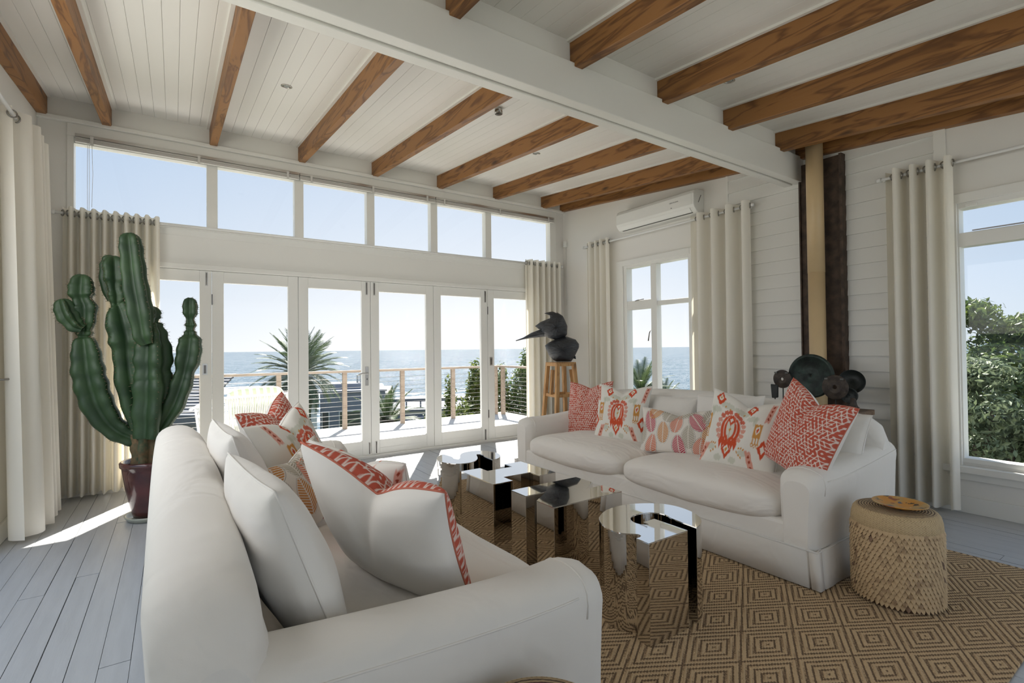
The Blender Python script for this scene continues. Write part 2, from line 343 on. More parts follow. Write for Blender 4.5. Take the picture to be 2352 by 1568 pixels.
# ---- folding doors
edges = [-.511, .325, 1.161, 1.985, 2.825, 3.655, 4.49]
dlab = ['half hidden behind the cream curtain and cactus at the left', 'behind the far end of the left sofa with a flush pull on its neighbour', 'second from the curtain with the lever handle',
        'right of the lever handle with a foot bolt', 'with a shrub and a railing post seen through it', 'next to the right curtain and the dark sculpture']
for k in range(6):
    a, b = edges[k], edges[k+1]; d = thing('door_%d' % (k+1), 'white glazed folding door leaf '+dlab[k], 'door', ((a+b)/2, YA+.03, .035), kind='structure')
    h = (b-a)/2-.002; H = 2.10; st = .105; y0, y1 = -.024, .024
    for s in (-1, 1): MB().box(min(s*h, s*(h-st)), y0, 0, max(s*h, s*(h-st)), y1, H).build('stile', WTRIM, d, bevel=.004)
    MB().box(-h+st, y0, H-.117, h-st, y1, H).build('top_rail', WTRIM, d, bevel=.004)
    MB().box(-h+st, y0, 0, h-st, y1, .170).build('bottom_rail', WTRIM, d, bevel=.004)
    MB().box(-h+st, y0-.004, .062, h-st, y0+.001, .068).build('rail_groove', WTRIM, d)
    MB().box(-h+st, -.004, .170, h-st, 0, H-.117).build('pane', GLASS, d)
    def bolt(xo, z0, z1):
        p = MB().box(xo-.012, y0-.004, z0, xo+.012, y0, z1).build('bolt', STEEL, d, label='steel shoot bolt')
        MB().tube([(xo, y0-.010, z0+.008), (xo, y0-.010, z1-.008)], .005, 8).build('bolt_rod', DSTEEL, p)
    if k == 0: bolt(h-.045, 1.945, 2.085); bolt(h-.045, .0, .15)
    if k == 2: bolt(h-.045, 1.935, 2.09); bolt(h-.02, .0, .15)
    if k == 3: bolt(-h+.045, 1.935, 2.09); bolt(-h+.06, .0, .155)
    if k == 4: bolt(h-.035, 1.915, 2.08); bolt(h-.05, -.01, .145)
    if k in (0, 5):
        xo = (h-.06) if k == 0 else (-h+.05)
        p = MB().box(xo-.022, y0-.003, 1.03, xo+.022, y0, 1.145).build('flush_pull', STEEL, d, label='recessed steel flush pull')
        MB().box(xo-.011, y0-.0045, 1.045, xo+.011, y0-.003, 1.13).build('recess', DSTEEL, p)
    if k in (1, 5):
        for zz in (.3, 1.75):
            MB().box(-h-.004, y0-.006, zz, -h+.006, y0, zz+.11).build('hinge', DSTEEL, d)
    if k == 2:
        p = MB().box(h-.068, y0-.006, .835, h-.028, y0, 1.065).build('handle_plate', STEEL, d, bevel=.004, label='long steel lock plate')
        q = [(h-.048, y0-.02, .985), (h-.048, y0-.045, .985), (h-.075, y0-.052, .985), (h-.12, y0-.052, .988), (h-.155, y0-.052, .975), (h-.175, y0-.052, .962)]
        MB().tube(q, [.010, .010, .0095, .009, .008, .006], 10).build('lever', STEEL, p)
        MB().box(h-.052, y0-.008, .905, h-.044, y0-.005, .925).build('keyhole', DARKGAP, p)
o = MB().box(-.53, YA-.035, -.01, 4.51, YA+.10, .03).build('trim_1', WTRIM, bevel=.005); tag(o, 'white timber door sill along the foot of the folding doors', 'door sill', kind='structure')
# ---- wall_right: plaster, lap boards, two window openings
wr = MB()
def wallX(y0, y1, z0, z1): wr.box(XB, y0, z0, XB+.14, y1, z1)
BY0, BY1, BZ0, BZ1 = 3.62, 4.72, .62, 2.40         # window B opening
RY0, RY1, RZ0, RZ1 = -.55, 1.25, .385, 2.39        # window R opening
wallX(BY1, YA+.1, -.1, 3.66); wallX(RY1, BY0, -.1, 3.66); wallX(YN-.1, RY0, -.1, 3.66)
wallX(BY0, BY1, -.1, BZ0); wallX(BY0, BY1, BZ1, 3.66); wallX(RY0, RY1, -.1, RZ0); wallX(RY0, RY1, RZ1, 3.66)
wall_right = wr.build('wall_right', WHITE); tag(wall_right, 'white wall with lap boards on the right side of the room', 'wall', kind='structure')
BP = .136; LAP = mat('white_lap_boards', (.76, .75, .71), .5, bump=.04, bscale=20)
for k in range(26):
    z0 = .115+k*BP-.002; z1 = z0+BP
    for (ya, yb) in ((2.36, 3.16), (1.37, 2.36)):
        if z0 > zc(ya)-.02: continue
        yb2 = yb
        MB().hexa([(XB-.024, ya, z0), (XB+.001, ya, z0), (XB+.001, yb2, z0), (XB-.024, yb2, z0),
                   (XB-.006, ya, z1), (XB+.001, ya, z1), (XB+.001, yb2, z1), (XB-.006, yb2, z1)]).build('lap_board', LAP, wall_right)
MB().box(XB-.02, 3.16, 2.55, XB, 3.185, 3.36).build('joint_strip', WTRIM, wall_right)
MB().box(XB-.022, 1.30, .1, XB, 1.375, 3.2).build('corner_strip', WTRIM, wall_right)
o = MB().box(XB-.02, YN, 0, XB, 2.9, .125).build('baseboard_right', WTRIM, bevel=.004); tag(o, 'white baseboard along the foot of the right wall', 'baseboard', kind='structure')
# window B (small paned) and window R (large)
w2 = thing('window_2', 'white casement window with four panes looking over the sea, below the air conditioner', 'window', (XB, (BY0+BY1)/2, BZ0), kind='structure')
def wb(name, y0, z0, y1, z1, x0=-.03, x1=.06, m=WTRIM, bev=.004, parent=None):
    yc = (BY0+BY1)/2; return MB().box(x0, y0-yc, z0-BZ0, x1, y1-yc, z1-BZ0).build(name, m, parent or w2, bevel=bev)
wb('casing', 4.72, .60, 4.83, 2.47, -.028, .0); wb('casing', 3.60, .60, 3.66, 2.47, -.028, 0); wb('casing', 3.66, 2.395, 4.72, 2.47, -.03, 0)
wb('jamb', 4.665, .62, 4.72, 2.40, -.01, .1); wb('jamb', 3.62, .62, 3.695, 2.40, -.01, .1); wb('head', 3.695, 2.36, 4.665, 2.40, -.01, .1)
wb('mullion', 4.165, .62, 4.255, 2.36, -.012, .08)
wb('glazing_bar', 3.695, 1.83, 4.165, 1.885, 0, .07); wb('transom_rail', 4.255, 1.80, 4.665, 1.915, -.006, .08)
wb('pane', 3.69, .62, 4.17, 2.37, .04, .044, GLASS, 0); wb('pane', 4.25, .62, 4.67, 2.37, .04, .044, GLASS, 0)
wb('sill', 3.58, .585, 4.85, .62, -.07, .1)
MB().tube([(-.02, .335, 1.29), (-.035, .29, 1.295), (-.035, .18, 1.30)], .006, 8).build('stay', DSTEEL, w2)
MB().tube([(-.012, .095, .90), (-.03, .10, .86), (-.032, .118, .76)], [.006, .007, .008], 8).build('casement_handle', DSTEEL, w2, label='dark casement handle')
w3 = thing('window_3', 'tall white window with a top vent looking onto green trees at the right', 'window', (XB, (RY0+RY1)/2, RZ0), kind='structure')
def w3b(name, y0, z0, y1, z1, x0=-.03, x1=.06, m=WTRIM, bev=.004):
    yc = (RY0+RY1)/2; return MB().box(x0, y0-yc, z0-RZ0, x1, y1-yc, z1-RZ0).build(name, m, w3, bevel=bev)
w3b('casing', RY1-.01, .33, RY1+.09, 2.46, -.03, 0); w3b('casing', RY0-.09, .33, RY0+.01, 2.46, -.03, 0); w3b('head_casing', RY0, 2.385, RY1, 2.46, -.032, 0)
w3b('frame', RY0, 2.345, RY1, 2.395, -.012, .1); w3b('jamb', RY1-.02, .385, RY1+.001, 2.39, -.01, .1); w3b('jamb', RY0, .385, RY0+.03, 2.39, -.01, .1)
w3b('transom_rail', RY0, 2.05, RY1, 2.155, -.016, .09); w3b('bottom_rail', RY0, .385, RY1, .42, -.012, .1)
w3b('sill', RY0-.1, .315, RY1+.1, .365, -.075, .1); w3b('apron', RY0-.06, .255, RY1+.06, .315, -.03, 0)
w3b('pane', RY0, .41, RY1-.01, 2.06, .045, .049, GLASS, 0); w3b('pane', RY0, 2.15, RY1-.01, 2.36, .045, .049, GLASS, 0)
w3b('sash_stay', .80, 2.158, 1.15, 2.166, -.03, -.02, DSTEEL, 0); w3b('vent_lock', 1.12, 2.35, 1.19, 2.372, -.03, -.012, WTRIM, .003)
# ---- wall_left (short return beside an unseen opening added for light) and rear wall
wl_ = MB().box(XL-.14, 4.62, -.1, XL, YA+.1, 3.66).box(XL-.14, YN-.1, 2.75, XL, 4.62, 3.66).box(XL-.14, YN-.1, -.1, XL, 1.2, 2.75)
wall_left = wl_.build('wall_left', WHITE); tag(wall_left, 'white wall along the left side of the room behind the bunched curtain', 'wall', kind='structure')
MB().box(XL-.16, 4.55, 0, XL+.012, 4.66, 2.75).build('jamb', WTRIM, wall_left, bevel=.004)
o = MB().box(XL, 4.62, 0, XL+.022, YA, .13).build('baseboard_left', WTRIM, bevel=.004); tag(o, 'white baseboard at the foot of the left wall', 'baseboard', kind='structure')
wk = MB().box(XL-.2, YN-.14, -.1, -.7, YN, 3.2).box(5.0, YN-.14, -.1, XB+.2, YN, 3.2).box(-.7, YN-.14, 2.5, 5.0, YN, 3.2).box(-.7, YN-.14, -.1, 5.0, YN, .15)  # wide unseen opening left in the rear wall to let in light
o = wk.build('wall_back', WHITE); tag(o, 'white wall with a wide opening added for light behind the viewer', 'wall', kind='structure')

# ================================================================== RUG
def rugmat():
    m, nt, p = newmat('sisal_diamond_weave'); N = nt.nodes; L = nt.links
    def mth(op, a, b=None, c=None):
        n = N.new('ShaderNodeMath'); n.operation = op
        for k, v in enumerate((a, b, c)):
            if v is None: continue
            if isinstance(v, (int, float)): n.inputs[k].default_value = v
            else: L.new(v, n.inputs[k])
        return n.outputs[0]
    tc = N.new('ShaderNodeTexCoord'); sp = N.new('ShaderNodeSeparateXYZ'); L.new(tc.outputs['Object'], sp.inputs[0])
    px = mth('DIVIDE', mth('SUBTRACT', sp.outputs[0], 2.540), .2085); py = mth('DIVIDE', mth('SUBTRACT', sp.outputs[1], 1.425), .1215)
    s = mth('ADD', px, py); t = mth('SUBTRACT', px, py)
    sw = mth('SUBTRACT', mth('PINGPONG', mth('ADD', s, 100.0), 1), 0); tw = mth('PINGPONG', mth('ADD', t, 100.0), 1)
    d = mth('MAXIMUM', sw, tw)                                   # 0 at a diamond's centre, 1 on its border
    # key twist: one flank of each diamond is shifted by a line
    sg = mth('SUBTRACT', mth('FRACT', mth('MULTIPLY', mth('ADD', s, 101.0), .5)), .5)
    tg = mth('SUBTRACT', mth('FRACT', mth('MULTIPLY', mth('ADD', t, 101.0), .5)), .5)
    a = mth('GREATER_THAN', mth('MULTIPLY', sg, tg), 0)
    b = mth('GREATER_THAN', sw, tw)
    d2 = mth('ADD', d, mth('MULTIPLY', mth('MULTIPLY', a, b), 0.0))
    ring = mth('PINGPONG', mth('MULTIPLY', d2, 8.0), 1)          # 4 light rings per diamond
    # yarn ticks
    tick = N.new('ShaderNodeTexNoise'); tick.inputs['Scale'].default_value = 1; tick.inputs['Detail'].default_value = 2
    mp = N.new('ShaderNodeMapping'); mp.inputs['Scale'].default_value = (150, 55, 1); mp.inputs['Rotation'].default_value = (0, 0, .5); L.new(tc.outputs['Object'], mp.inputs[0]); L.new(mp.outputs[0], tick.inputs['Vector'])
    wv = N.new('ShaderNodeTexWave'); wv.inputs['Scale'].default_value = 28; wv.inputs['Distortion'].default_value = 3; wv.inputs['Detail'].default_value = 2; wv.inputs['Detail Scale'].default_value = 4
    mp2 = N.new('ShaderNodeMapping'); mp2.inputs['Rotation'].default_value = (0, 0, 1.0); L.new(tc.outputs['Object'], mp2.inputs[0]); L.new(mp2.outputs[0], wv.inputs['Vector'])
    tk = mth('ADD', mth('MULTIPLY', tick.outputs['Fac'], .55), mth('MULTIPLY', wv.outputs['Fac'], .35))
    v = mth('ADD', ring, mth('MULTIPLY', mth('SUBTRACT', tk, .42), 1.1))
    r = N.new('ShaderNodeValToRGB'); L.new(v, r.inputs[0])
    e = r.color_ramp.elements; e[0].position = .18; e[0].color = (.18, .122, .077, 1); e[1].position = .62; e[1].color = (.62, .45, .27, 1)
    e2 = r.color_ramp.elements.new(.38); e2.color = (.39, .27, .16, 1)
    L.new(r.outputs[0], p.inputs['Base Color']); p.inputs['Roughness'].default_value = .95; p.inputs['Specular IOR Level'].default_value = .1
    bp = N.new('ShaderNodeBump'); bp.inputs['Strength'].default_value = .8; bp.inputs['Distance'].default_value = .006; L.new(v, bp.inputs['Height']); L.new(bp.outputs[0], p.inputs['Normal'])
    return m
RZ = .010
o = MB().box(.05, .53, .0005, 4.02, 4.38, RZ).build('area_rug', rugmat(), bevel=.003)
tag(o, 'large brown sisal rug woven with concentric diamonds under the sofas', 'rug')

# ================================================================== SOFAS
def superell(a, b, c, n1, n2, nu=40, nv=20):
    def sg(x, e): return math.copysign(abs(x)**e, x)
    P = []
    for i in range(nu):
        th = 2*PI*i/nu; row = []
        for j in range(nv+1):
            ph = -PI/2+PI*j/nv
            row.append((a*sg(math.cos(th), n1)*sg(math.cos(ph), n2), b*sg(math.sin(th), n1)*sg(math.cos(ph), n2), c*sg(math.sin(ph), n2)))
        P.append(row)
    return P
def sofa(label, loc, rotz, L, D):
    """local: y along the length 0..L, x depth 0 (front) .. D (back)"""
    S = thing('sofa', label, 'sofa', loc, rotz)
    AW = .20
    # base
    MB().box(-.004, .03, .17, D-.06, L-.03, .32).build('base', SOFA, S, bevel=.02)
    # arms
    for s in (0, 1):
        P = []; nv = 34
        for i in range(nv+1):
            tt = i/nv; v = -.01+(D-.02)*tt
            e = min(1, (v+.01)/.09); ins = .055*(1-math.sqrt(max(0, 1-(1-e)**2)))
            h = .612+.065*max(0, (v/D-.25)/.75)**1.3
            h -= ins*1.1
            w0, w1 = -.012+ins*.7, AW-ins*.7
            row = []
            zb_ = .165
            R = (w1-w0)/2; cx = (w0+w1)/2
            row.append((v, w0+.012, zb_)); row.append((v, w0+.008, zb_+.15)); row.append((v, w0, h-R*.95-.03))
            for k in range(13):
                q = PI-PI*k/12
                row.append((v, cx+R*1.05*math.copysign(abs(math.cos(q))**.8, math.cos(q)), h-R*.85+R*.85*math.sin(q)**.85))
            row.append((v, w1, h-R*.95-.03)); row.append((v, w1, .30)); row.append((v, w1, zb_))
            fd = max(0, 1-(v+.01)/.30)*min(1, (v+.01)/.03); row = [(a, b+.0035*fd*math.sin(58*c-20*v)*(b > .05), c+.003*fd*math.sin(70*b+25*v)*(c > .5)) for a, b, c in row]
            if s: row = [(a, L-b, c) for a, b, c in row]
            P.append(row)
        m = MB().grid(P); n = len(P[0])
        m.add(P[0], [tuple(range(n))], 0, True); m.add(P[-1], [tuple(range(n))], 0, True)
        m.build('arm', SOFA, S)
        MB().tube([Vector(P[i][4])+Vector((0, 0, .001)) for i in range(4, nv+1)], .0032, 6).build('welt', SOFA, S)
        # gathered piping round the front of the arm
        pts = [Vector(p) for p in P[3][2:-2]]
        MB().tube([p+Vector((-.001, 0, .0)) for p in pts], .0035, 6).build('piping', SOFA, S)
    # back
    P = []; nu = 60
    for i in range(nu+1):
        u = L*i/nu
        h = .815+.095*math.sin(PI*u/L)
        e = min(1, min(u, L-u)/.17); drop = .135*(1-math.sqrt(max(0, 1-(1-e)**2)))
        h -= drop; e2 = min(1, min(u, L-u)/.09); rd = 1-math.sqrt(max(0, 1-(1-e2)**2)); inn = .02*(1-e)+.045*rd
        th = .215-.02*(1-e)-.07*rd
        outer, top_o = D-.03, D-.005
        row = [(D-.035+.0, u, .165), (D-.03, u, .35), (top_o-inn, u, h-.11)]
        cx = top_o-inn-th/2; R = th/2
        for k in range(13):
            q = PI*k/12; row.append((cx+R*math.cos(q), u, h-.09+.09*math.sin(q)**.9))
        row += [(cx-R-.005, u, h-.13), (D-.30, u, .42), (D-.34, u, .25)]
        P.append(row)
    m = MB().grid(P); n = len(P[0]); m.add(P[0], [tuple(range(n))], 0, True); m.add(P[-1], [tuple(range(n))], 0, True)
    m.build('backrest', SOFA, S)
    # seat cushions
    hw = (L-2*AW)/4
    for s in (0, 1):
        P = superell(.425, hw+.012, .115, .32, .62, 64, 28)
        yc = AW+hw*(1+2*s)
        Q = [[(x+.36, y+yc, z*(1+.12*math.cos(PI*.5*min(1, abs(y)/hw)))+.372+.012*math.sin(9*y+3*x)*(1-abs(z)/.12)) for x, y, z in r] for r in P]
        c = MB().grid(Q, cu=True).build('seat_cushion', SOFAC, S)
    # skirt with box pleats at the corners
    pl = .055
    def side(a, b):  # polyline with pleats at both ends
        a = Vector(a); b = Vector(b); d = (b-a).normalized(); nrm = Vector((d.y, -d.x, 0)); out = []
        for t, off in ((.0, 0), (.045, 0), (.052, -.035), (.058, 0)): out.append(a+d*t+nrm*off)
        n = 14; Lg = (b-a).length
        for k in range(1, n): out.append(a+d*(.058+(Lg-.116)*k/n)+nrm*.003*math.sin(k*2.1))
        for t, off in ((.058, 0), (.052, -.035), (.045, 0)): out.append(b-d*t+nrm*off)
        return out
    c = [(-.016, -.014, 0), (D-.012, -.014, 0), (D-.012, L+.014, 0), (-.016, L+.014, 0)]
    path = []
    for k in range(4): path += side(c[k], c[(k+1) % 4])
    cen = Vector((D/2, L/2, 0)); P = []
    for zz, fl_ in ((.205, -.008), (.195, 0), (.10, .008), (.006, .018)):
        P.append([(p+(p-cen).normalized()*fl_)+Vector((0, 0, zz)) for p in path])
    m = MB().grid(P, cv=True); o = m.build('skirt', SOFA, S); md = o.modifiers.new('thick', 'SOLIDIFY'); md.thickness = .006; md.offset = -1
    MB().tube([p+Vector((0, 0, .2)) for p in [c_*1.0 for c_ in [Vector((-.017, -.013, 0)), Vector((D-.012, -.013, 0)), Vector((D-.012, L+.013, 0)), Vector((-.017, L+.013, 0))]]], .004, 6, closed=True).build('skirt_seam', SOFA, S)
    return S
sofa_r = sofa('white slipcovered sofa by the right wall, seen from the front', (2.80, 1.29, RZ), 0, 2.77, 1.08)
sofa_l = sofa('white slipcovered sofa in the left foreground, seen over its back and arm', (1.07, 3.97, RZ), PI+math.radians(.8), 2.84, 1.17)

# ================================================================== CUSHIONS
def lattice(n, seed, cells=17):
    """white fretwork of bars and knots on coral red"""
    r = random.Random(seed); img = np.zeros((n, n), np.float32); c = n/cells
    yy, xx = np.mgrid[0:n, 0:n].astype(np.float32)
    def seg(x0, y0, x1, y1, w):
        a0, a1 = int(max(0, min(x0, x1)-w-2)), int(min(n, max(x0, x1)+w+3)); b0, b1 = int(max(0, min(y0, y1)-w-2)), int(min(n, max(y0, y1)+w+3))
        if a1 <= a0 or b1 <= b0: return
        X, Y = xx[b0:b1, a0:a1], yy[b0:b1, a0:a1]; dx, dy = x1-x0, y1-y0; t = np.clip(((X-x0)*dx+(Y-y0)*dy)/(dx*dx+dy*dy+1e-6), 0, 1)
        d = np.hypot(X-x0-t*dx, Y-y0-t*dy); img[b0:b1, a0:a1] = np.maximum(img[b0:b1, a0:a1], np.clip(w-d+.5, 0, 1))
    rows = int(cells/.86)+2
    for j in range(rows):
        for i in range(cells+2):
            x = (i-.5+(j % 2)*.5)*c; y = (j-.5)*c*.86
            w = c*.072
            q = r.randrange(6)
            for kk, ang in enumerate((0, 60, 120)):
                if r.random() < .60:
                    a = math.radians(ang); seg(x, y, x+c*math.cos(a), y+c*math.sin(a), w)
            s = c*.17
            if q < 3:
                for a, b in (((-s, 0), (0, s)), ((0, s), (s, 0)), ((s, 0), (0, -s)), ((0, -s), (-s, 0))): seg(x+a[0], y+a[1], x+b[0], y+b[1], w*.9)
            else:
                seg(x-s*.8, y-s*.5, x+s*.8, y+s*.5, w*1.5); seg(x, y-s*.8, x, y+s*.8, w*1.2)
    red = np.array([.52, .105, .065]); wh = np.array([.80, .70, .63])
    return red+(wh-red)*img[..., None]
def _grid(n): v, u = np.mgrid[0:n, 0:n].astype(np.float32)/(n-1)*2-1; return u, v
def over(img, mask, col): m = np.clip(mask, 0, 1)[..., None]; return img*(1-m)+np.array(col)*m
def sm(d, w=.02): return np.clip(.5-d/w, 0, 1)
def ikat(n, seed=0, dx=0., dy=0.):
    u, v = _grid(n); u = u+dx; v = v+dy; r = np.random.default_rng(seed)
    feather = (np.sin(u*95)*.012+np.sin(u*53+1)*.01); vf = v+feather
    img = np.ones((n, n, 3))*np.array([.80, .77, .70])
    au = np.abs(u); RED = (.62, .09, .035); PINK = (.70, .30, .22); OR = (.62, .30, .08); SAGE = (.52, .54, .42); DK = (.35, .06, .03)
    dia = lambda x, y, a, b, uu=None: (np.abs((au if uu is None else uu)-x)/a+np.abs(vf-y)/b-1)
    ell = lambda x, y, a, b: (np.hypot((au-x)/a, (vf-y)/b)-1)
    # pale sage scrolls
    for x, y, a, b in ((.20, .66, .22, .10), (.52, .48, .16, .09), (.60, .40, .05, .13), (.2, -.80, .10, .09), (.45, -.55, .14, .08)): img = over(img, sm(ell(x, y, a, b), .3)*.6, SAGE)
    # central medallion
    for k in range(9):
        a = -1.35+k*.34; img = over(img, sm(ell(.33*math.cos(a)+.02, .0+.46*math.sin(a)+.06, .068, .068), .12)*.9, RED if k > 5 else PINK)
    img = over(img, sm(ell(0, .02, .27, .42), .12), RED)
    img = over(img, sm(ell(.0, .06, .11, .30), .12), (.74, .70, .60)); img = over(img, sm(np.abs(ell(0, .02, .18, .36))-.05, .1), (.80, .74, .64)); img = over(img, sm(np.abs(u)-.008, .02)*(np.abs(v) < .3), (.45, .30, .2))
    img = over(img, sm(dia(0, .30, .12, .17), .2), RED); img = over(img, sm(dia(0, .30, .05, .07), .2), (.8, .75, .68)); img = over(img, sm(dia(0, .02, .04, .06), .3), OR)
    for x in (.05, .13, .21): img = over(img, sm(dia(x, -.36, .055, .20), .2), RED)
    # lower diamond
    img = over(img, sm(dia(0, -.56, .14, .25), .12), RED); img = over(img, sm(dia(0, -.54, .08, .13), .12), (.82, .78, .7)); img = over(img, sm(dia(0, -.54, .04, .07), .2), OR)
    # side shields with tassels
    img = over(img, sm(np.maximum(np.abs(au-.72)/.10, np.abs(vf-.13)/.20)-1, .12), OR); img = over(img, sm(ell(.72, .16, .055, .11), .15), (.83, .78, .70)); img = over(img, sm(dia(.72, .16, .035, .08), .2), RED)
    for x in (.65, .72, .79):
        img = over(img, sm(np.maximum(np.abs(au-x)/.014, np.abs(vf+.15)/.09)-1, .4), OR); img = over(img, sm(np.abs(ell(x, -.26, .028, .045))-.3, .4), OR)
    # corner diamonds, chevrons, dots
    img = over(img, sm(dia(.44, .80, .15, .20), .1), RED); img = over(img, sm(dia(.44, .82, .07, .10), .1), (.83, .78, .70)); img = over(img, sm(dia(.44, .82, .03, .045), .2), OR)
    img = over(img, sm(dia(.93, -.32, .14, .26), .1), RED); img = over(img, sm(dia(.93, -.32, .06, .12), .1), (.83, .78, .70))
    bend = np.abs(au-.86-.10*vf+.02)/.06; img = over(img, sm(np.maximum(bend, np.abs(vf-.66)/.26)-1, .15)*.85, PINK)
    for y in (.5, .62, .74, .86): img = over(img, sm(dia(.86+.10*y-.02, y, .03, .045), .3), DK)
    ln = np.abs(au-.66+.35*(vf+.72))/.08; img = over(img, sm(np.maximum(ln, np.abs(vf+.72)/.26)-1, .15)*.9, PINK)
    for y in (-.85, -.72, -.6): img = over(img, sm(dia(.66-.35*(y+.72), y, .035, .05), .3), DK)
    for x, y in ((.26, .62), (.12, .58), (.34, -.44), (.40, -.44), (.46, -.44), (.36, -.62), (.42, -.68), (.30, -.56)): img = over(img, sm(ell(x, y, .022, .03), .4), OR)
    return img
def leaves(n, aspect, seed=3):
    u, v = _grid(n); u = u*aspect; img = np.ones((n, n, 3))*np.array([.78, .73, .66])
    spots = [(-1.62, -.05, .2, 0), (-1.02, .45, -.7, 1), (-.72, -.25, .0, 2), (-1.2, -.75, .25, 3), (-.1, .42, .1, 3), (.52, -.1, 0, 0), (-.25, -.72, -.05, 1), (1.25, .35, -.2, 1), (1.15, -.75, .2, 3), (-1.55, .85, .4, 2), (.3, .95, .2, 2), (.95, .95, .6, 0), (-.5, 1.0, 1.2, 2), (1.75, -.2, .1, 2)]
    cols = [(.60, .25, .06), (.50, .05, .09), (.40, .36, .28), (.66, .17, .08)]
    for x, y, a, c in spots:
        ca, sa = math.cos(a), math.sin(a); X = (u-x)*ca+(v-y)*sa; Y = -(u-x)*sa+(v-y)*ca
        hw = .29*np.clip(1-(Y/.56)**2, 0, 1)**.8*(1-.25*Y); d = np.abs(X)-hw; ins = (np.abs(Y) < .52)
        line = sm(np.abs(d-.035)-.008, .012)*(np.abs(Y) < .55); img = over(img, line*.8, (.22, .2, .18))
        vein = ((Y-.55*np.abs(X))*13) % 1.0
        img = over(img, sm(d, .02)*ins*sm(np.abs(vein-.5)-.33, .12)*sm(.018-np.abs(X), .02), cols[c])
    return img
def plain(n, c=(.80, .775, .735)): return np.ones((n, n, 3))*np.array(c)
def cushion(label, pos, W_, H_, T_, face, lean=12, roll=0, front='w', back='w', chop=.0, n=70, seed=1, group=None, dx=0, dy=0, sag=0):
    """face: compass angle of the printed face (deg, 0=+X, ccw); pos: world centre"""
    pr = {'r': lambda k: lattice(k, seed, 21), 'i': lambda k: ikat(k, seed, dx, dy), 'l': lambda k: leaves(k, W_/H_), 'w': plain}
    res = {'r': 250, 'i': 150, 'l': 170, 'w': n}
    t = thing('cushion', label, 'cushion', group=group)
    for side, kind in ((1, front), (-1, back)):
        k = res[kind]; img = pr[kind](k)
        v, u = np.mgrid[0:k, 0:k].astype(np.float64)/(k-1)*2-1
        x = u*W_/2*(1-.07*(1-v**2)); z = v*H_/2*(1-.07*(1-u**2))
        th = T_/2*np.clip((1-u**2)*(1-v**2), 0, 1)**.42
        # karate chop: notch in the top edge with a crease running down
        ch = np.exp(-(np.abs(u)/.42)**1.3); up_ = np.clip((v+.55)/1.55, 0, 1)
        z = z-chop*H_*ch*up_**1.8; th = th*(1-.45*(chop > 0)*np.exp(-(u/.13)**2)*up_**1.2)
        x = x*(1+.05*(chop > 0)*up_)
        z = z-sag*H_*(1-up_)*0
        y = side*(th+.0015); rip = .004*np.sin(7*u+3*v+seed)*np.sin(5*v-2*u)*(th/(T_/2+1e-9)); y = y+side*rip
        V = np.stack([x, y, z], -1).reshape(-1, 3)
        me = bpy.data.meshes.new('cushion_face')
        idx = np.arange(k*k).reshape(k, k); q = np.stack([idx[:-1, :-1], idx[:-1, 1:], idx[1:, 1:], idx[1:, :-1]], -1).reshape(-1, 4)
        if side > 0: q = q[:, ::-1]
        me.from_pydata(V.tolist(), [], q.tolist())
        me.polygons.foreach_set('use_smooth', [True]*len(me.polygons))
        if kind != 'w':
            ca = me.color_attributes.new('Col', 'FLOAT_COLOR', 'POINT'); im = img[:, ::-1] if side < 0 else img
            ca.data.foreach_set('color', np.concatenate([im.reshape(-1, 3), np.ones((k*k, 1))], 1).astype(np.float32).ravel()); me.materials.append(PRINT)
        else: me.materials.append(CUSHW)
        link('front_cover' if side > 0 else 'back_cover', me, t)
    # seam round the edge
    pts = []
    for k in range(64):
        s = k/16; e = int(s); f = (s-e)*2-1
        uu, vv = ((f, -1), (1, f), (-f, 1), (-1, -f))[e]
        xx = uu*W_/2*(1-.07*(1-vv**2)); zz = vv*H_/2*(1-.07*(1-uu**2)); ch = math.exp(-(abs(uu)/.42)**1.3); uq = min(1, max(0, (vv+.55)/1.55))
        pts.append((xx*(1+.05*(chop > 0)*uq), 0, zz-chop*H_*ch*uq**1.8))
    MB().tube(pts, .0035, 5, closed=True).build('seam', CUSHW if front != 'r' else bpy.data.materials.get('coral_piping') or mat('coral_piping', (.55, .16, .1), .8), t)
    # local +y is the front face: turn it to the compass angle, then lean it backwards
    R = Matrix.Rotation(math.radians(face-90), 4, 'Z') @ Matrix.Rotation(math.radians(lean), 4, 'X') @ Matrix.Rotation(math.radians(roll), 4, 'Y')
    t.matrix_world = Matrix.Translation(Vector(pos)) @ R
    return t
# right sofa
cushion('coral fretwork cushion at the far left end of the right sofa', onX(1352, 938, 3.42), .50, .55, .17, 190, 14, 3, 'r', 'w', .10, seed=2, group='scatter cushions on the right sofa')
cushion('white ikat cushion with red medallion between coral and leaf cushions, right sofa', onX(1428, 950, 3.30), .50, .53, .17, 195, 16, 0, 'i', 'w', .12, seed=4, group='scatter cushions on the right sofa')
cushion('lumbar cushion printed with coloured leaves in the middle of the right sofa', onX(1557, 990, 3.22), .64, .36, .14, 187, 16, 3, 'l', 'l', .14, seed=5, group='scatter cushions on the right sofa')
cushion('white ikat cushion between leaf lumbar and large coral cushion, right sofa', onX(1708, 995, 3.18), .49, .53, .17, 195, 16, -9, 'i', 'w', .13, seed=6, dx=-.28, group='scatter cushions on the right sofa')
cushion('coral fretwork cushion with white back leaning on the near arm of the right sofa', onX(1850, 995, 3.10), .49, .54, .20, 158, 14, -16, 'r', 'w', .13, seed=7, group='scatter cushions on the right sofa')
cushion('plain white back cushion left of centre on the right sofa', onX(1530, 965, 3.50), .56, .44, .16, 183, 17, 0, n=50, group='white back cushions')
cushion('plain white back cushion right of centre on the right sofa', onX(1668, 975, 3.50), .56, .46, .16, 180, 17, 3, n=50, group='white back cushions')
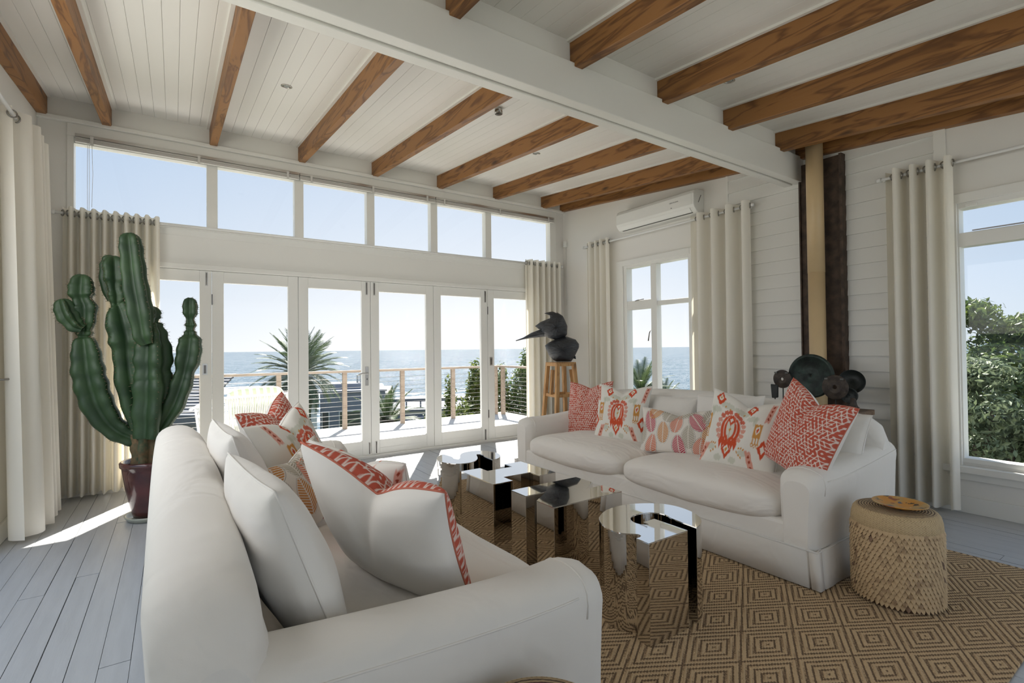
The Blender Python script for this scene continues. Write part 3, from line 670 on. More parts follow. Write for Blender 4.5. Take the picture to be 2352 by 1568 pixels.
cushion('plain white back cushion behind the near coral cushion on the right sofa', onX(1905, 1010, 3.50), .44, .40, .15, 172, 16, -3, n=50, group='white back cushions')
# left sofa
cushion('coral fretwork cushion at the far end of the left sofa', (.53, 3.28, .73), .54, .58, .20, -36, 20, 8, 'r', 'w', .13, seed=8, group='scatter cushions on the left sofa')
cushion('white ikat cushion against the far coral cushion on the left sofa', (.55, 2.95, .725), .52, .52, .18, -42, 24, 8, 'i', 'w', .12, seed=9, dx=.25, group='scatter cushions on the left sofa')
cushion('leaf lumbar cushion half hidden on the left sofa', (.50, 2.52, .645), .60, .38, .15, -40, 24, 6, 'l', 'l', .1, seed=10, group='scatter cushions on the left sofa')
cushion('white ikat cushion with a corner showing behind the big white backed cushion, left sofa', (.68, 2.10, .675), .50, .48, .17, 26, 24, 6, 'i', 'i', .12, seed=11, group='scatter cushions on the left sofa')
cushion('large white backed cushion with coral front leaning in the near corner of the left sofa', (.60, 1.63, .71), .58, .56, .24, 22, 30, 10, 'r', 'w', .20, n=80, seed=12, group='scatter cushions on the left sofa')
cushion('plain white back cushion near the arm of the left sofa', (.27, 1.62, .70), .60, .56, .20, 5, 20, 0, n=60, group='white back cushions')
cushion('plain white back cushion further along the left sofa', (.25, 2.42, .72), .60, .56, .20, 3, 18, 0, n=60, group='white back cushions')

# ================================================================== LETTER TABLES
MIRROR = mat('polished_steel', (.70, .675, .64), .025, 1)
LET = {
 'G': [(2.017,1.453),(2.063,1.465),(2.107,1.488),(2.144,1.52),(2.176,1.563),(2.195,1.612),(2.205,1.685),(2.195,1.746),(2.161,1.798),(2.109,1.84),(2.046,1.874),(1.987,1.888),(1.912,1.891),(1.84,1.876),(1.774,1.84),(1.74,1.814),(1.706,1.77),(1.68,1.715),(1.670,1.667),(1.676,1.624),(1.694,1.594),(1.717,1.575),(1.734,1.555),(1.731,1.536),(1.714,1.526),(1.691,1.528),(1.689,1.455),(1.954,1.455),(1.954,1.648),(1.875,1.648),(1.871,1.608),(1.844,1.628),(1.833,1.66),(1.845,1.699),(1.872,1.728),(1.908,1.742),(1.958,1.742),(2.0,1.728),(2.029,1.706),(2.047,1.672),(2.042,1.634),(2.025,1.607)],
 'N': [(1.664,2.474),(2.175,2.474),(2.175,2.316),(2.039,2.231),(2.175,2.231),(2.175,2.070),(1.664,2.070),(1.664,2.224),(1.812,2.326),(1.664,2.326)],
 'H': [(1.645,3.063),(1.795,3.063),(1.795,2.961),(2.001,2.961),(2.001,3.060),(2.146,3.060),(2.146,2.648),(2.007,2.648),(2.007,2.755),(1.793,2.755),(1.793,2.645),(1.645,2.645)],
 'S': [(1.676,3.522),(1.656,3.458),(1.66,3.392),(1.686,3.323),(1.723,3.278),(1.776,3.255),(1.833,3.254),(1.882,3.276),(1.932,3.329),(1.968,3.396),(1.992,3.455),(2.010,3.476),(2.030,3.462),(2.034,3.41),(2.016,3.388),(2.005,3.236),(2.048,3.238),(2.098,3.271),(2.137,3.324),(2.163,3.39),(2.17,3.465),(2.155,3.526),(2.124,3.574),(2.077,3.603),(2.014,3.615),(1.948,3.598),(1.904,3.558),(1.869,3.499),(1.833,3.43),(1.806,3.405),(1.789,3.425),(1.789,3.465),(1.809,3.503),(1.795,3.64),(1.749,3.618),(1.709,3.578)]}
def refine(poly):   # round the curved letters by Chaikin on their shallow corners only
    for _ in range(2):
        out = []; n = len(poly)
        for i in range(n):
            a, b, c = Vector(poly[i-1]), Vector(poly[i]), Vector(poly[(i+1) % n])
            ang = (b-a).angle_signed(c-b) if (b-a).length > 1e-6 and (c-b).length > 1e-6 else 0
            if abs(ang) < math.radians(42): out += [tuple(b.lerp(a, .25)), tuple(b.lerp(c, .25))]
            else: out.append(tuple(b))
        poly = out
    return poly
ll = {'G': 'mirror steel table shaped like a letter G, nearest of the four', 'N': 'mirror steel table shaped like a letter N, second from the front', 'H': 'mirror steel table shaped like a letter H, third from the front', 'S': 'mirror steel table shaped like a letter S, farthest by the glass doors'}
for k, poly in LET.items():
    q = refine(poly) if k in 'GS' else poly
    cx = sum(p[0] for p in q)/len(q); cy = sum(p[1] for p in q)/len(q)
    t = thing('letter_table', ll[k], 'coffee table', (cx, cy, RZ), group='mirror steel letter tables')
    q = [(x-cx, y-cy) for x, y in q]
    MB().prism(q, .0, .443).build('sides', MIRROR, t, bevel=.0015)
    MB().prism(q, .4432, .4462).build('top', MIRROR, t, bevel=.0008)

# ================================================================== SCALED STOOL AND PLATE
def braidmat():
    m, nt, p = newmat('palm_straw'); N = nt.nodes; L = nt.links; tc = N.new('ShaderNodeTexCoord'); sp = N.new('ShaderNodeSeparateXYZ'); L.new(tc.outputs['Object'], sp.inputs[0])
    def mth(op, a, b=None):
        n = N.new('ShaderNodeMath'); n.operation = op
        for k, v in enumerate((a, b)):
            if v is None: continue
            if isinstance(v, (int, float)): n.inputs[k].default_value = v
            else: L.new(v, n.inputs[k])
        return n.outputs[0]
    ang = mth('MULTIPLY', mth('ARCTAN2', sp.outputs[1], sp.outputs[0]), 13.0); zz = mth('MULTIPLY', sp.outputs[2], 95.0)
    tri = mth('PINGPONG', zz, 1.0); q = mth('PINGPONG', mth('ADD', mth('MULTIPLY', tri, 1.4), ang), .5)
    ns = N.new('ShaderNodeTexNoise'); ns.inputs['Scale'].default_value = 60; L.new(tc.outputs['Object'], ns.inputs['Vector']); v = mth('ADD', q, mth('MULTIPLY', ns.outputs['Fac'], .35))
    r = N.new('ShaderNodeValToRGB'); r.color_ramp.elements[0].position = .12; r.color_ramp.elements[0].color = (.26, .175, .085, 1); r.color_ramp.elements[1].position = .38; r.color_ramp.elements[1].color = (.55, .41, .23, 1); L.new(v, r.inputs[0]); L.new(r.outputs[0], p.inputs['Base Color'])
    b = N.new('ShaderNodeBump'); b.inputs['Strength'].default_value = .5; b.inputs['Distance'].default_value = .003; L.new(v, b.inputs['Height']); L.new(b.outputs[0], p.inputs['Normal']); p.inputs['Roughness'].default_value = .75; return m
STRAW = braidmat()
def scalemat():
    m, nt, p = newmat('coconut_scale'); N = nt.nodes; L = nt.links; oi = N.new('ShaderNodeObjectInfo'); tc = N.new('ShaderNodeTexCoord')
    ad = N.new('ShaderNodeVectorMath'); ad.operation = 'MULTIPLY_ADD'; L.new(oi.outputs['Random'], ad.inputs[0]); ad.inputs[1].default_value = (7, 11, 5); L.new(tc.outputs['Object'], ad.inputs[2])
    n = N.new('ShaderNodeTexNoise'); n.inputs['Scale'].default_value = 17; L.new(ad.outputs[0], n.inputs['Vector'])
    r = N.new('ShaderNodeValToRGB'); r.color_ramp.elements[0].position = .25; r.color_ramp.elements[0].color = (.25, .155, .08, 1); r.color_ramp.elements[1].position = .47; r.color_ramp.elements[1].color = (.54, .38, .21, 1)
    L.new(n.outputs['Fac'], r.inputs[0]); L.new(r.outputs[0], p.inputs['Base Color']); p.inputs['Roughness'].default_value = .65; return m
SCALE = scalemat()
SCALED = mat('coconut_scale_dark', (.20, .12, .07), .7, var=.3, vscale=20)
def coilmat():
    m, nt, p = newmat('coiled_straw'); N = nt.nodes; L = nt.links
    tc = N.new('ShaderNodeTexCoord'); ln = N.new('ShaderNodeVectorMath'); ln.operation = 'LENGTH'
    mp = N.new('ShaderNodeMapping'); mp.inputs['Scale'].default_value = (1, 1, 0); L.new(tc.outputs['Object'], mp.inputs[0]); L.new(mp.outputs[0], ln.inputs[0])
    n = N.new('ShaderNodeTexNoise'); n.inputs['Scale'].default_value = 90; L.new(tc.outputs['Object'], n.inputs['Vector'])
    a = N.new('ShaderNodeMath'); a.operation = 'MULTIPLY_ADD'; L.new(ln.outputs['Value'], a.inputs[0]); a.inputs[1].default_value = 165; L.new(n.outputs['Fac'], a.inputs[2])
    q = N.new('ShaderNodeMath'); q.operation = 'PINGPONG'; q.inputs[1].default_value = 1; L.new(a.outputs[0], q.inputs[0])
    r = N.new('ShaderNodeValToRGB'); r.color_ramp.elements[0].position = .2; r.color_ramp.elements[0].color = (.10, .065, .04, 1); r.color_ramp.elements[1].position = .6; r.color_ramp.elements[1].color = (.46, .34, .20, 1)
    L.new(q.outputs[0], r.inputs[0]); L.new(r.outputs[0], p.inputs['Base Color']); p.inputs['Roughness'].default_value = .85
    b = N.new('ShaderNodeBump'); b.inputs['Strength'].default_value = .6; b.inputs['Distance'].default_value = .004; L.new(q.outputs[0], b.inputs['Height']); L.new(b.outputs[0], p.inputs['Normal']); return m
COIL = coilmat()
def scale_mesh(s, k):
    rr = random.Random(k); w, h = .0118*s, .034*s; tw = rr.uniform(-.05, .05)
    m = MB()
    V = [(-w*.85, .0, 0), (w*.85, .0, 0), (w, .003*s, -h*.5), (w*.62, .0066*s, -h*.80), (0, .0115*s, -h*1.04), (-w*.62, .0066*s, -h*.80), (-w, .003*s, -h*.5), (0, .0065*s, -h*.5)]
    V = [(x+tw*z, y, z) for x, y, z in V]
    F_ = [(0, 1, 7), (1, 2, 7), (2, 3, 7), (3, 4, 7), (4, 5, 7), (5, 6, 7), (6, 0, 7)]
    return m.add(V, F_, 0, True)
def stool(label, loc, parts=True, plate=True):
    t = thing('scaled_stool', label, 'stool', loc, 0)
    R = .186; H = .455
    prof = [(.0, 0), (R-.012, 0), (R-.005, .05), (R, .2), (R-.003, .34), (R-.012, .385), (0, .385)]
    MB().lathe(prof, 48).build('core', SCALED, t)
    MB().lathe([(R-.002, .365), (R+.006, .378), (R+.003, .41), (R-.004, .437), (R-.014, .450), (R-.03, .4535)], 56, cap=False).build('straw_band', STRAW, t)
    MB().lathe([(R-.018, .440), (R-.022, .4535), (R-.06, .4555), (.001, .456)], 56, cap=False).build('coiled_top', COIL, t)
    var = [(scale_mesh(1, k).build('scale', [SCALE, SCALED][k == 5], mesh_only=True)) for k in range(6)]
    rest = MB(); cand = []
    rr = random.Random(5); rows = 17
    camdir = (Vector((0, 0))-Vector(loc[:2])).normalized()
    for j in range(rows):
        z = .384-j*.0213; n = 58
        for i in range(n):
            a = 2*PI*(i+.5*(j % 2))/n+rr.uniform(-.006, .006)
            rad = R+.001-.004*max(0, (.06-z)/.06)
            f = math.cos(a)*camdir.x+math.sin(a)*camdir.y
            cand.append((f, a, z+rr.uniform(-.0012, .0012), rad, 5 if rr.random() < .025 else rr.randrange(5)))
    cand.sort(key=lambda c: -c[0])
    for q, (f, a, z, rad, k) in enumerate(cand):
        Mx = Matrix.Translation((rad*math.cos(a), rad*math.sin(a), z)) @ Matrix.Rotation(a-PI/2, 4, 'Z') @ Matrix.Rotation(.0+.06*rr.random(), 4, 'X')
        if parts and q < 300:
            o = link('scale', var[k], t); o.matrix_local = Mx
        else:
            b = len(rest.v); me = var[k]
            rest.v += [tuple(Mx @ v.co) for v in me.vertices]
            for p in me.polygons: rest.f.append([b+i for i in p.vertices]); rest.m.append(1 if k == 5 else 0); rest.sm.append(True)
    rest.build('scales', [SCALE, SCALED], t, kind='stuff')
    return t
stool('round stool clad in tan overlapping scales beside the right sofa, holding a painted plate', (3.065, 1.025, RZ))
pm = MB().lathe([(0, .004), (.045, .004), (.05, 0), (.055, .004), (.09, .014), (.1175, .024), (.1185, .027), (.115, .027), (.09, .0185), (.055, .009), (0, .008)], 64)
PL = mat('plate', (.6, .3, .06), .3)
def platemat():
    m, nt, p = newmat('painted_plate'); N = nt.nodes; L = nt.links; p.inputs['Roughness'].default_value = .35
    tc = N.new('ShaderNodeTexCoord')
    def ns(scale, seed, detail=2):
        mp = N.new('ShaderNodeMapping'); mp.inputs['Location'].default_value = (seed, seed*1.7, 0); L.new(tc.outputs['Object'], mp.inputs[0])
        n = N.new('ShaderNodeTexNoise'); n.inputs['Scale'].default_value = scale; n.inputs['Detail'].default_value = detail; L.new(mp.outputs[0], n.inputs['Vector']); return n.outputs['Fac']
    def mixc(fac, lo, hi, a, b):
        r = N.new('ShaderNodeValToRGB'); r.color_ramp.elements[0].position = lo; r.color_ramp.elements[1].position = hi; L.new(fac, r.inputs[0])
        x = N.new('ShaderNodeMix'); x.data_type = 'RGBA'; L.new(r.outputs[0], x.inputs[0])
        for s, v in ((6, a), (7, b)):
            if isinstance(v, tuple): x.inputs[s].default_value = (*v, 1)
            else: L.new(v, x.inputs[s])
        return x.outputs[2]
    c = mixc(ns(14, 1), .4, .6, (.62, .27, .035), (.50, .33, .12))
    c = mixc(ns(30, 5, 4), .60, .64, c, (.06, .035, .02)); c = mixc(ns(13, 9), .63, .655, c, (.10, .12, .18)); c = mixc(ns(11, 14), .66, .68, c, (.30, .10, .05)); c = mixc(ns(10, 22), .68, .70, c, (.62, .58, .55))
    L.new(c, p.inputs['Base Color']); return m
o = pm.build('painted_plate', platemat(), loc=(3.07, 1.005, RZ+.4565)); tag(o, 'shallow orange plate painted with dark figures on the scaled stool', 'plate')
# second stool whose rim just enters the frame at the bottom
p2 = onz(1243, 1551, .462); dd = Vector((p2.x, p2.y, 0)).normalized()
c2 = (p2.x-dd.x*.172, p2.y-dd.y*.172, RZ)
stool('woven straw rim of a stool at the bottom edge before the left sofa', c2, parts=False)
o = MB().lathe([(0, 0), (.10, 0), (.128, .005), (.128, .008), (.10, .004), (0, .003)], 40).build('red_dish', mat('oxblood_lacquer', (.12, .012, .015), .3), loc=(c2[0], c2[1], RZ+.4565)); tag(o, 'dark red dish on the straw stool at the bottom edge', 'dish')

# ================================================================== CURTAINS AND RODS
RODM = mat('white_rod', (.82, .82, .80), .3)
EYE = mat('eyelet_steel', (.30, .29, .27), .3, 1)
def curtain(label, a, b, z_rod, z_bot, nfold, amp, seed=1, nrm=None, flare=.0, drift=(0, 0), group='cream eyelet curtains', rings=True, top=.055):
    """hung from a to b (plan points of the rod)"""
    a = Vector((a[0], a[1], 0)); b = Vector((b[0], b[1], 0)); d = (b-a); Lg = d.length; d.normalize(); n = Vector((-d.y, d.x, 0))
    t = thing('curtain', label, 'curtain', (a.x, a.y, z_bot), group=group)
    rr = random.Random(seed); nu = nfold*14; nz = 26; zt = z_rod+top; P = []
    ph = [rr.uniform(-.22, .22) for _ in range(nfold*2+2)]; am = [rr.uniform(.75, 1.2) for _ in range(nfold*2+2)]
    for j in range(nz+1):
        f = j/nz; z = zt-(zt-z_bot)*f; row = []
        for i in range(nu+1):
            u = i/nu; s = u*nfold*2
            k = min(int(s), nfold*2-1); fr = s-k
            A = am[k]*(1-fr)+am[k+1]*fr; w = math.sin(PI*s)
            w = math.copysign(abs(w)**.6, w)
            wob = (ph[k]*(1-fr)+ph[k+1]*fr)*f
            off = amp*A*w*(1+.15*f)+amp*.4*wob
            uu = u+(.25*wob)/max(1, nfold)
            pos = a+d*(Lg*(uu+(uu-.5)*flare*f))+n*off+Vector((drift[0]*f, drift[1]*f, 0))
            row.append((pos.x-a.x, pos.y-a.y, z-z_bot+.006*math.sin(i*.7)*(f > .99)))
        P.append(row)
    MB().grid(P).build('drape', CURT, t)
    hem = [[(x, y, z) for x, y, z in P[1]], [(x, y, z-.003) for x, y, z in P[1]]]
    if rings:
        for k in range(nfold*2):
            c = a+d*(Lg*(k/(nfold*2)+1e-3)); tl = .35*(1 if k % 2 else -1)
            ax = (d+n*(1.1 if k % 2 == 0 else -1.1)).normalized(); bx = ax.cross(Vector((0, 0, 1)))
            nn = (d*.88+n*(-.45 if k % 2 else .45)).normalized(); s1 = nn.cross(Vector((0, 0, 1))).normalized()
            pts = [Vector((c.x-a.x, c.y-a.y, z_rod-z_bot))+s1*.026*math.cos(q*PI/7)+Vector((0, 0, 1))*.026*math.sin(q*PI/7) for q in range(14)]
            MB().tube(pts, .0055, 6, closed=True).build('eyelet', EYE, t)
    return t
def rod(label, pts, r=.0125, ends=True):
    p0 = Vector(pts[0]); t = thing('curtain_rod', label, 'curtain rod', p0)
    q = [Vector(p)-p0 for p in pts]; MB().tube(q, r, 12).build('pole', RODM, t)
    dirv = (q[1]-q[0]).normalized()
    for e, s in ((q[0], -1), (q[-1], 1)): MB().tube([e, e+dirv*s*.012, e+dirv*s*.03], [r*1.5, r*1.6, r*1.2], 12).build('finial', RODM, t)
    return t
def bracket(parent, x, y, z, tox, toy):
    p = parent.location; MB().bar((x-p.x, y-p.y, z-p.z-.012), (tox-p.x, toy-p.y, z-p.z-.012), .014, .014).build('bracket', RODM, parent)
YR = YA-.10
za_l = onY(300, 507, YR).z; za_r = onY(1205, 602, YR).z; za = (za_l+za_r)/2
xa0, xa1 = onY(143, 800, YR).x, onY(367, 560, YR).x
xb0 = onY(1210, 700, YR).x
r1 = rod('long white curtain rod across the folding glass doors', [(xa0-.05, YR, za), (4.92, YR, za)])
for xx in (-.93, 2.0, 4.90): bracket(r1, xx, YR, za, xx, YA-.01)
curtain('cream eyelet curtain behind the cactus at the left of the glass doors', (xa0, YR), (xa1, YR), za, .03, 9, .062, 3)
curtain('cream eyelet curtain behind the dark sculpture at the right of the glass doors', (xb0, YR), (4.90, YR), za, .03, 6, .055, 5)
XR_ = XB-.10
zb_r = onX(1392, 556, XR_).z
yb0, yb1 = onX(1401, 700, XR_).y, onX(1350, 700, XR_).y
yb2, yb3 = onX(1727, 700, XR_).y, onX(1589, 700, XR_).y
r2 = rod('white curtain rod under the air conditioner over the four paned window', [(XR_, yb2-.01, zb_r), (XR_, yb1+.06, zb_r)])
for yy in (yb2+.03, yb1+.04): bracket(r2, XR_, yy, zb_r, XB-.002, yy)
curtain('narrow cream curtain left of the four paned window', (XR_, yb0), (XR_, yb1), zb_r, .03, 4, .045, 7)
curtain('cream curtain with dark eyelets right of the four paned window', (XR_, yb2), (XR_, yb3), zb_r, .03, 4, .075, 9)
zr_r = onX(2188, 374, XR_).z
yr0, yr1 = onX(2196, 700, XR_).y, onX(2040, 700, XR_).y
r3 = rod('white curtain rod over the tall window at the right edge', [(XR_, -.75, zr_r), (XR_, yr1+.03, zr_r)])
for yy in (-.7, yr1+.01): bracket(r3, XR_, yy, zr_r, XB-.002, yy)
curtain('cream curtain hanging left of the tall window at the right', (XR_, yr0), (XR_, yr1), zr_r, .035, 4, .07, 11)
XLR = -.915
zl_r = onX(90, 352, XLR).z
r4 = rod('white curtain rod running along the left wall', [(XLR, -.2, zl_r), (XLR, 5.62, zl_r)])
for yy in (.2, 5.58): bracket(r4, XLR, yy, zl_r, XL+.002, yy)
curtain('white curtain bunched at the far left of the picture', (XLR, 4.72), (XLR, 5.50), zl_r, .03, 4, .085, 13, flare=.05, drift=(.07, 0))
tb = MB().tube([(XL, 4.69, 1.13), (XL+.05, 4.69, 1.13), (XL+.07, 4.72, 1.13), (XL+.07, 4.80, 1.13)], .007, 8).build('tieback_hook', EYE); tag(tb, 'small dark tieback hook on the left wall beside the bunched curtain', 'hook')

# ================================================================== ROLLED BLINDS ABOVE THE CLERESTORY
BLIND = mat('white_bamboo_blind', (.74, .72, .68), .6, bump=.5, bscale=60, stretch=(.3, 1, 14))
for x0, x1, lab in ((-.74, 1.165, 'at the left with cords hanging'), (1.172, 2.835, 'in the middle'), (2.842, 4.83, 'at the right')):
    t = thing('rolled_blind', 'white slatted blind rolled up over the clerestory '+lab, 'blind', (x0, YA-.045, 3.235), group='rolled blinds over the clerestory')
    Lx = x1-x0
    MB().box(0, -.016, .035, Lx, .016, .062).build('headrail', STEEL, t)
    for k in range(4):
        MB().bar((.002, -.004*k, .026-.013*k), (Lx-.002, -.004*k, .026-.013*k), .03, .0105).build('slat', BLIND, t, bevel=.003)
    for xx in (.12, Lx-.12, Lx/2): MB().box(xx-.012, -.032, -.03, xx+.012, -.03, .05).build('tape', BLIND, t)
    if x0 < 0:
        for k, (dx_, ln) in enumerate(((.09, .66), (.10, .69), (.12, .60))):
            MB().tube([(dx_, -.03, 0), (dx_+.004*k, -.034, -ln*.5), (dx_, -.03, -ln)], .0016, 5).build('cord', RODM, t)

# ================================================================== AIR CONDITIONER, SENSOR, DOWNLIGHTS
ACW = mat('ac_plastic', (.80, .80, .76), .4); ACD = mat('ac_slot', (.12, .12, .11), .6)
ya, yb_ = 3.47, 4.66; zt, zbm = 3.10, 2.825
t = thing('air_conditioner', 'white wall mounted air conditioner above the four paned window', 'air conditioner', (XB, (ya+yb_)/2, zbm))
hL = (yb_-ya)/2; hh = zt-zbm
prof = [(0, hh), (-.13, hh), (-.175, hh-.02), (-.195, hh-.06), (-.198, .09), (-.185, .06), (-.145, .02), (-.10, 0), (0, 0)]
m = MB(); m.add([(x, -hL, z) for x, z in prof]+[(x, hL, z) for x, z in prof], [tuple(range(9)), tuple(range(9, 18))]+[(i, (i+1) % 9, 9+(i+1) % 9, 9+i) for i in range(9)])
m.build('casing', ACW, t, bevel=.008)
MB().hexa([(-.200, -hL+.03, .095), (-.198, -hL+.03, .095), (-.198, hL-.03, .095), (-.200, hL-.03, .095), (-.1975, -hL+.03, hh-.058), (-.195, -hL+.03, hh-.058), (-.195, hL-.03, hh-.058), (-.1975, hL-.03, hh-.058)]).build('front_panel', ACW, t)
MB().hexa([(-.190, -hL+.06, .058), (-.186, -hL+.06, .058), (-.186, hL-.06, .058), (-.190, hL-.06, .058), (-.150, -hL+.06, .012), (-.146, -hL+.06, .016), (-.146, hL-.06, .016), (-.150, hL-.06, .012)]).build('louvre', ACW, t)
MB().bar((-.132, -hL+.06, .0105), (-.132, hL-.06, .0105), .022, .004).build('outlet_slot', ACD, t)
MB().box(-.2015, -.30, .104, -.199, -.285, .112).build('indicator', ACD, t)
MB().bar((-.11, -hL-.001, .12), (-.06, -hL-.001, .21), .002, .008).build('side_mark', ACD, t)
fc = bpy.data.curves.new('lettering', 'FONT'); fc.body = 'NEO PLASMA'; fc.size = .021; fc.extrude = .0003; fc.align_x = 'CENTER'
fc.materials.append(mat('grey_print', (.25, .25, .25), .5)); fo_ = bpy.data.objects.new('lettering_source', fc); COL.objects.link(fo_); bpy.context.view_layer.update()
fm_ = bpy.data.meshes.new_from_object(fo_.evaluated_get(bpy.context.evaluated_depsgraph_get())); bpy.data.objects.remove(fo_); fo = link('lettering', fm_, t)
fo.matrix_local = Matrix.Translation((-.2005, -.33, .16)) @ Matrix(((0, 0, -1, 0), (-1, 0, 0, 0), (0, 1, 0, 0), (0, 0, 0, 1)))
t = thing('motion_sensor', 'small white motion sensor in the corner above the right curtain', 'sensor', (XB, 5.90, 2.86))
MB().box(-.05, -.03, 0, 0, .03, .10).build('housing', ACW, t, bevel=.01); MB().box(-.054, -.02, .02, -.05, .02, .06).build('lens', RODM, t); MB().tube([(-.012, 0, 0), (-.012, 0, -.9)], .003, 6).build('cable', ACW, t)
CHR = mat('satin_nickel', (.5, .48, .45), .25, 1); BULB = mat('lamp_glass', (.30, .32, .31), .1, spec=.8)
def ceilpt(x, y):
    d = ray(x, y); k = (zc(0)-CAMZ)/(d[2]-.0915*d[1]); return Vector(CO+d*k)
slope = math.atan(.0915)
for (px_, py_, lab) in ((658, 198, 'between the beams over the left of the room'), (1232, 352, 'between beams over the far right corner'), (1674, 185, 'in the bay this side of the white girder')):
    c = ceilpt(px_, py_); t = thing('downlight', 'small recessed nickel downlight '+lab, 'downlight', c, group='recessed downlights')
    t.rotation_euler = (slope, 0, 0)
    MB().lathe([(.043, .0), (.043, -.004), (.034, -.007), (.030, -.002), (.030, .0)], 28).build('trim_ring', CHR, t)
    MB().lathe([(.029, -.001), (.020, -.004), (0, -.005)], 20).build('lamp', BULB, t)
c = onY(1145, 250, 3.62); zt_ = zc(c.y)
t = thing('ceiling_spot', 'small cylindrical nickel spotlight hanging beside the fourth beam', 'spotlight', (c.x, c.y, c.z))
MB().tube([(0, 0, -.045), (.0, 0, .045)], .034, 20).build('barrel', CHR, t); MB().tube([(0, 0, .04), (0, 0, zt_-c.z+.01)], .010, 10).build('stem', CHR, t); MB().lathe([(.030, -.047), (0, -.046)], 20).build('lamp', BULB, t)

# ================================================================== FLUE PIPE AND STEEL PLATE
CREAM = mat('cream_enamel', (.62, .46, .26), .4, var=.08, vscale=3)
RUST = mat('rusted_steel', (.075, .048, .033), .7, var=.5, vscale=14, bump=.3, bscale=60)
t = thing('steel_column', 'tall dark rusted steel column against the lap boards behind the flue', 'column', (XB-.045, 2.185, 0))
MB().box(-.012, -.175, .0, .012, .205, 3.03).build('web', RUST, t); MB().box(-.05, -.178, 0, .03, -.155, 3.03).build('flange', RUST, t); MB().box(-.03, .192, 0, .03, .205, 3.03).build('flange', RUST, t)
fy0, fy1 = onX(1852, 600, XB-.17).y, onX(1898, 600, XB-.17).y; fr_ = abs(fy0-fy1)*.40
t = thing('flue_pipe', 'cream enamelled round flue pipe rising to the beams', 'flue', (XB-.17, (fy0+fy1)/2, 0))
MB().tube([(0, 0, .0), (0, 0, 1.97)], fr_, 36).build('pipe', CREAM, t); MB().tube([(0, 0, 1.965), (0, 0, 3.2)], fr_*1.02, 36).build('pipe', CREAM, t)

# ================================================================== CACTUS
CG = mat('cactus_green', (.034, .075, .028), .5, col2=(.018, .045, .019), vscale=7, bump=.2, bscale=25)
CB = mat('cactus_cork', (.06, .085, .045), .8, col2=(.24, .14, .07), vscale=16, bump=.5, bscale=30)
SPN = mat('cactus_spine', (.20, .15, .09), .7)
pot = onz(322, 1192); PX, PY = pot.x+.07, pot.y-.12+.12
cac = thing('potted_cactus', 'tall branching green cactus in a glazed oxblood pot by the left curtain', 'plant', (PX, PY, 0))
POT = mat('oxblood_glaze', (.105, .028, .026), .18, col2=(.06, .02, .02), vscale=8, bump=.25, bscale=9, coat=.6)
MB().lathe([(.0, .03), (.115, .03), (.125, .06), (.165, .25), (.185, .38), (.188, .41), (.200, .42), (.203, .45), (.192, .462), (.172, .455), (.168, .42), (.16, .39), (0, .385)], 48).build('pot', POT, cac)
MB().lathe([(0, .37), (.165, .392), (.168, .40), (0, .405)], 32).build('soil', mat('soil', (.04, .028, .02), .95, bump=.6, bscale=60), cac)
MB().lathe([(0, .004), (.15, .004), (.168, .03), (.172, .042), (.160, .042), (.15, .022), (0, .018)], 40).build('saucer', mat('celadon_glaze', (.42, .43, .35), .3, coat=.3), cac)
def cpt(px_, py_, dy=0.): return onY(px_, py_, PY+dy)-Vector((PX, PY, 0))
PXM = (PX*_fw[0]+PY*_fw[1])/F
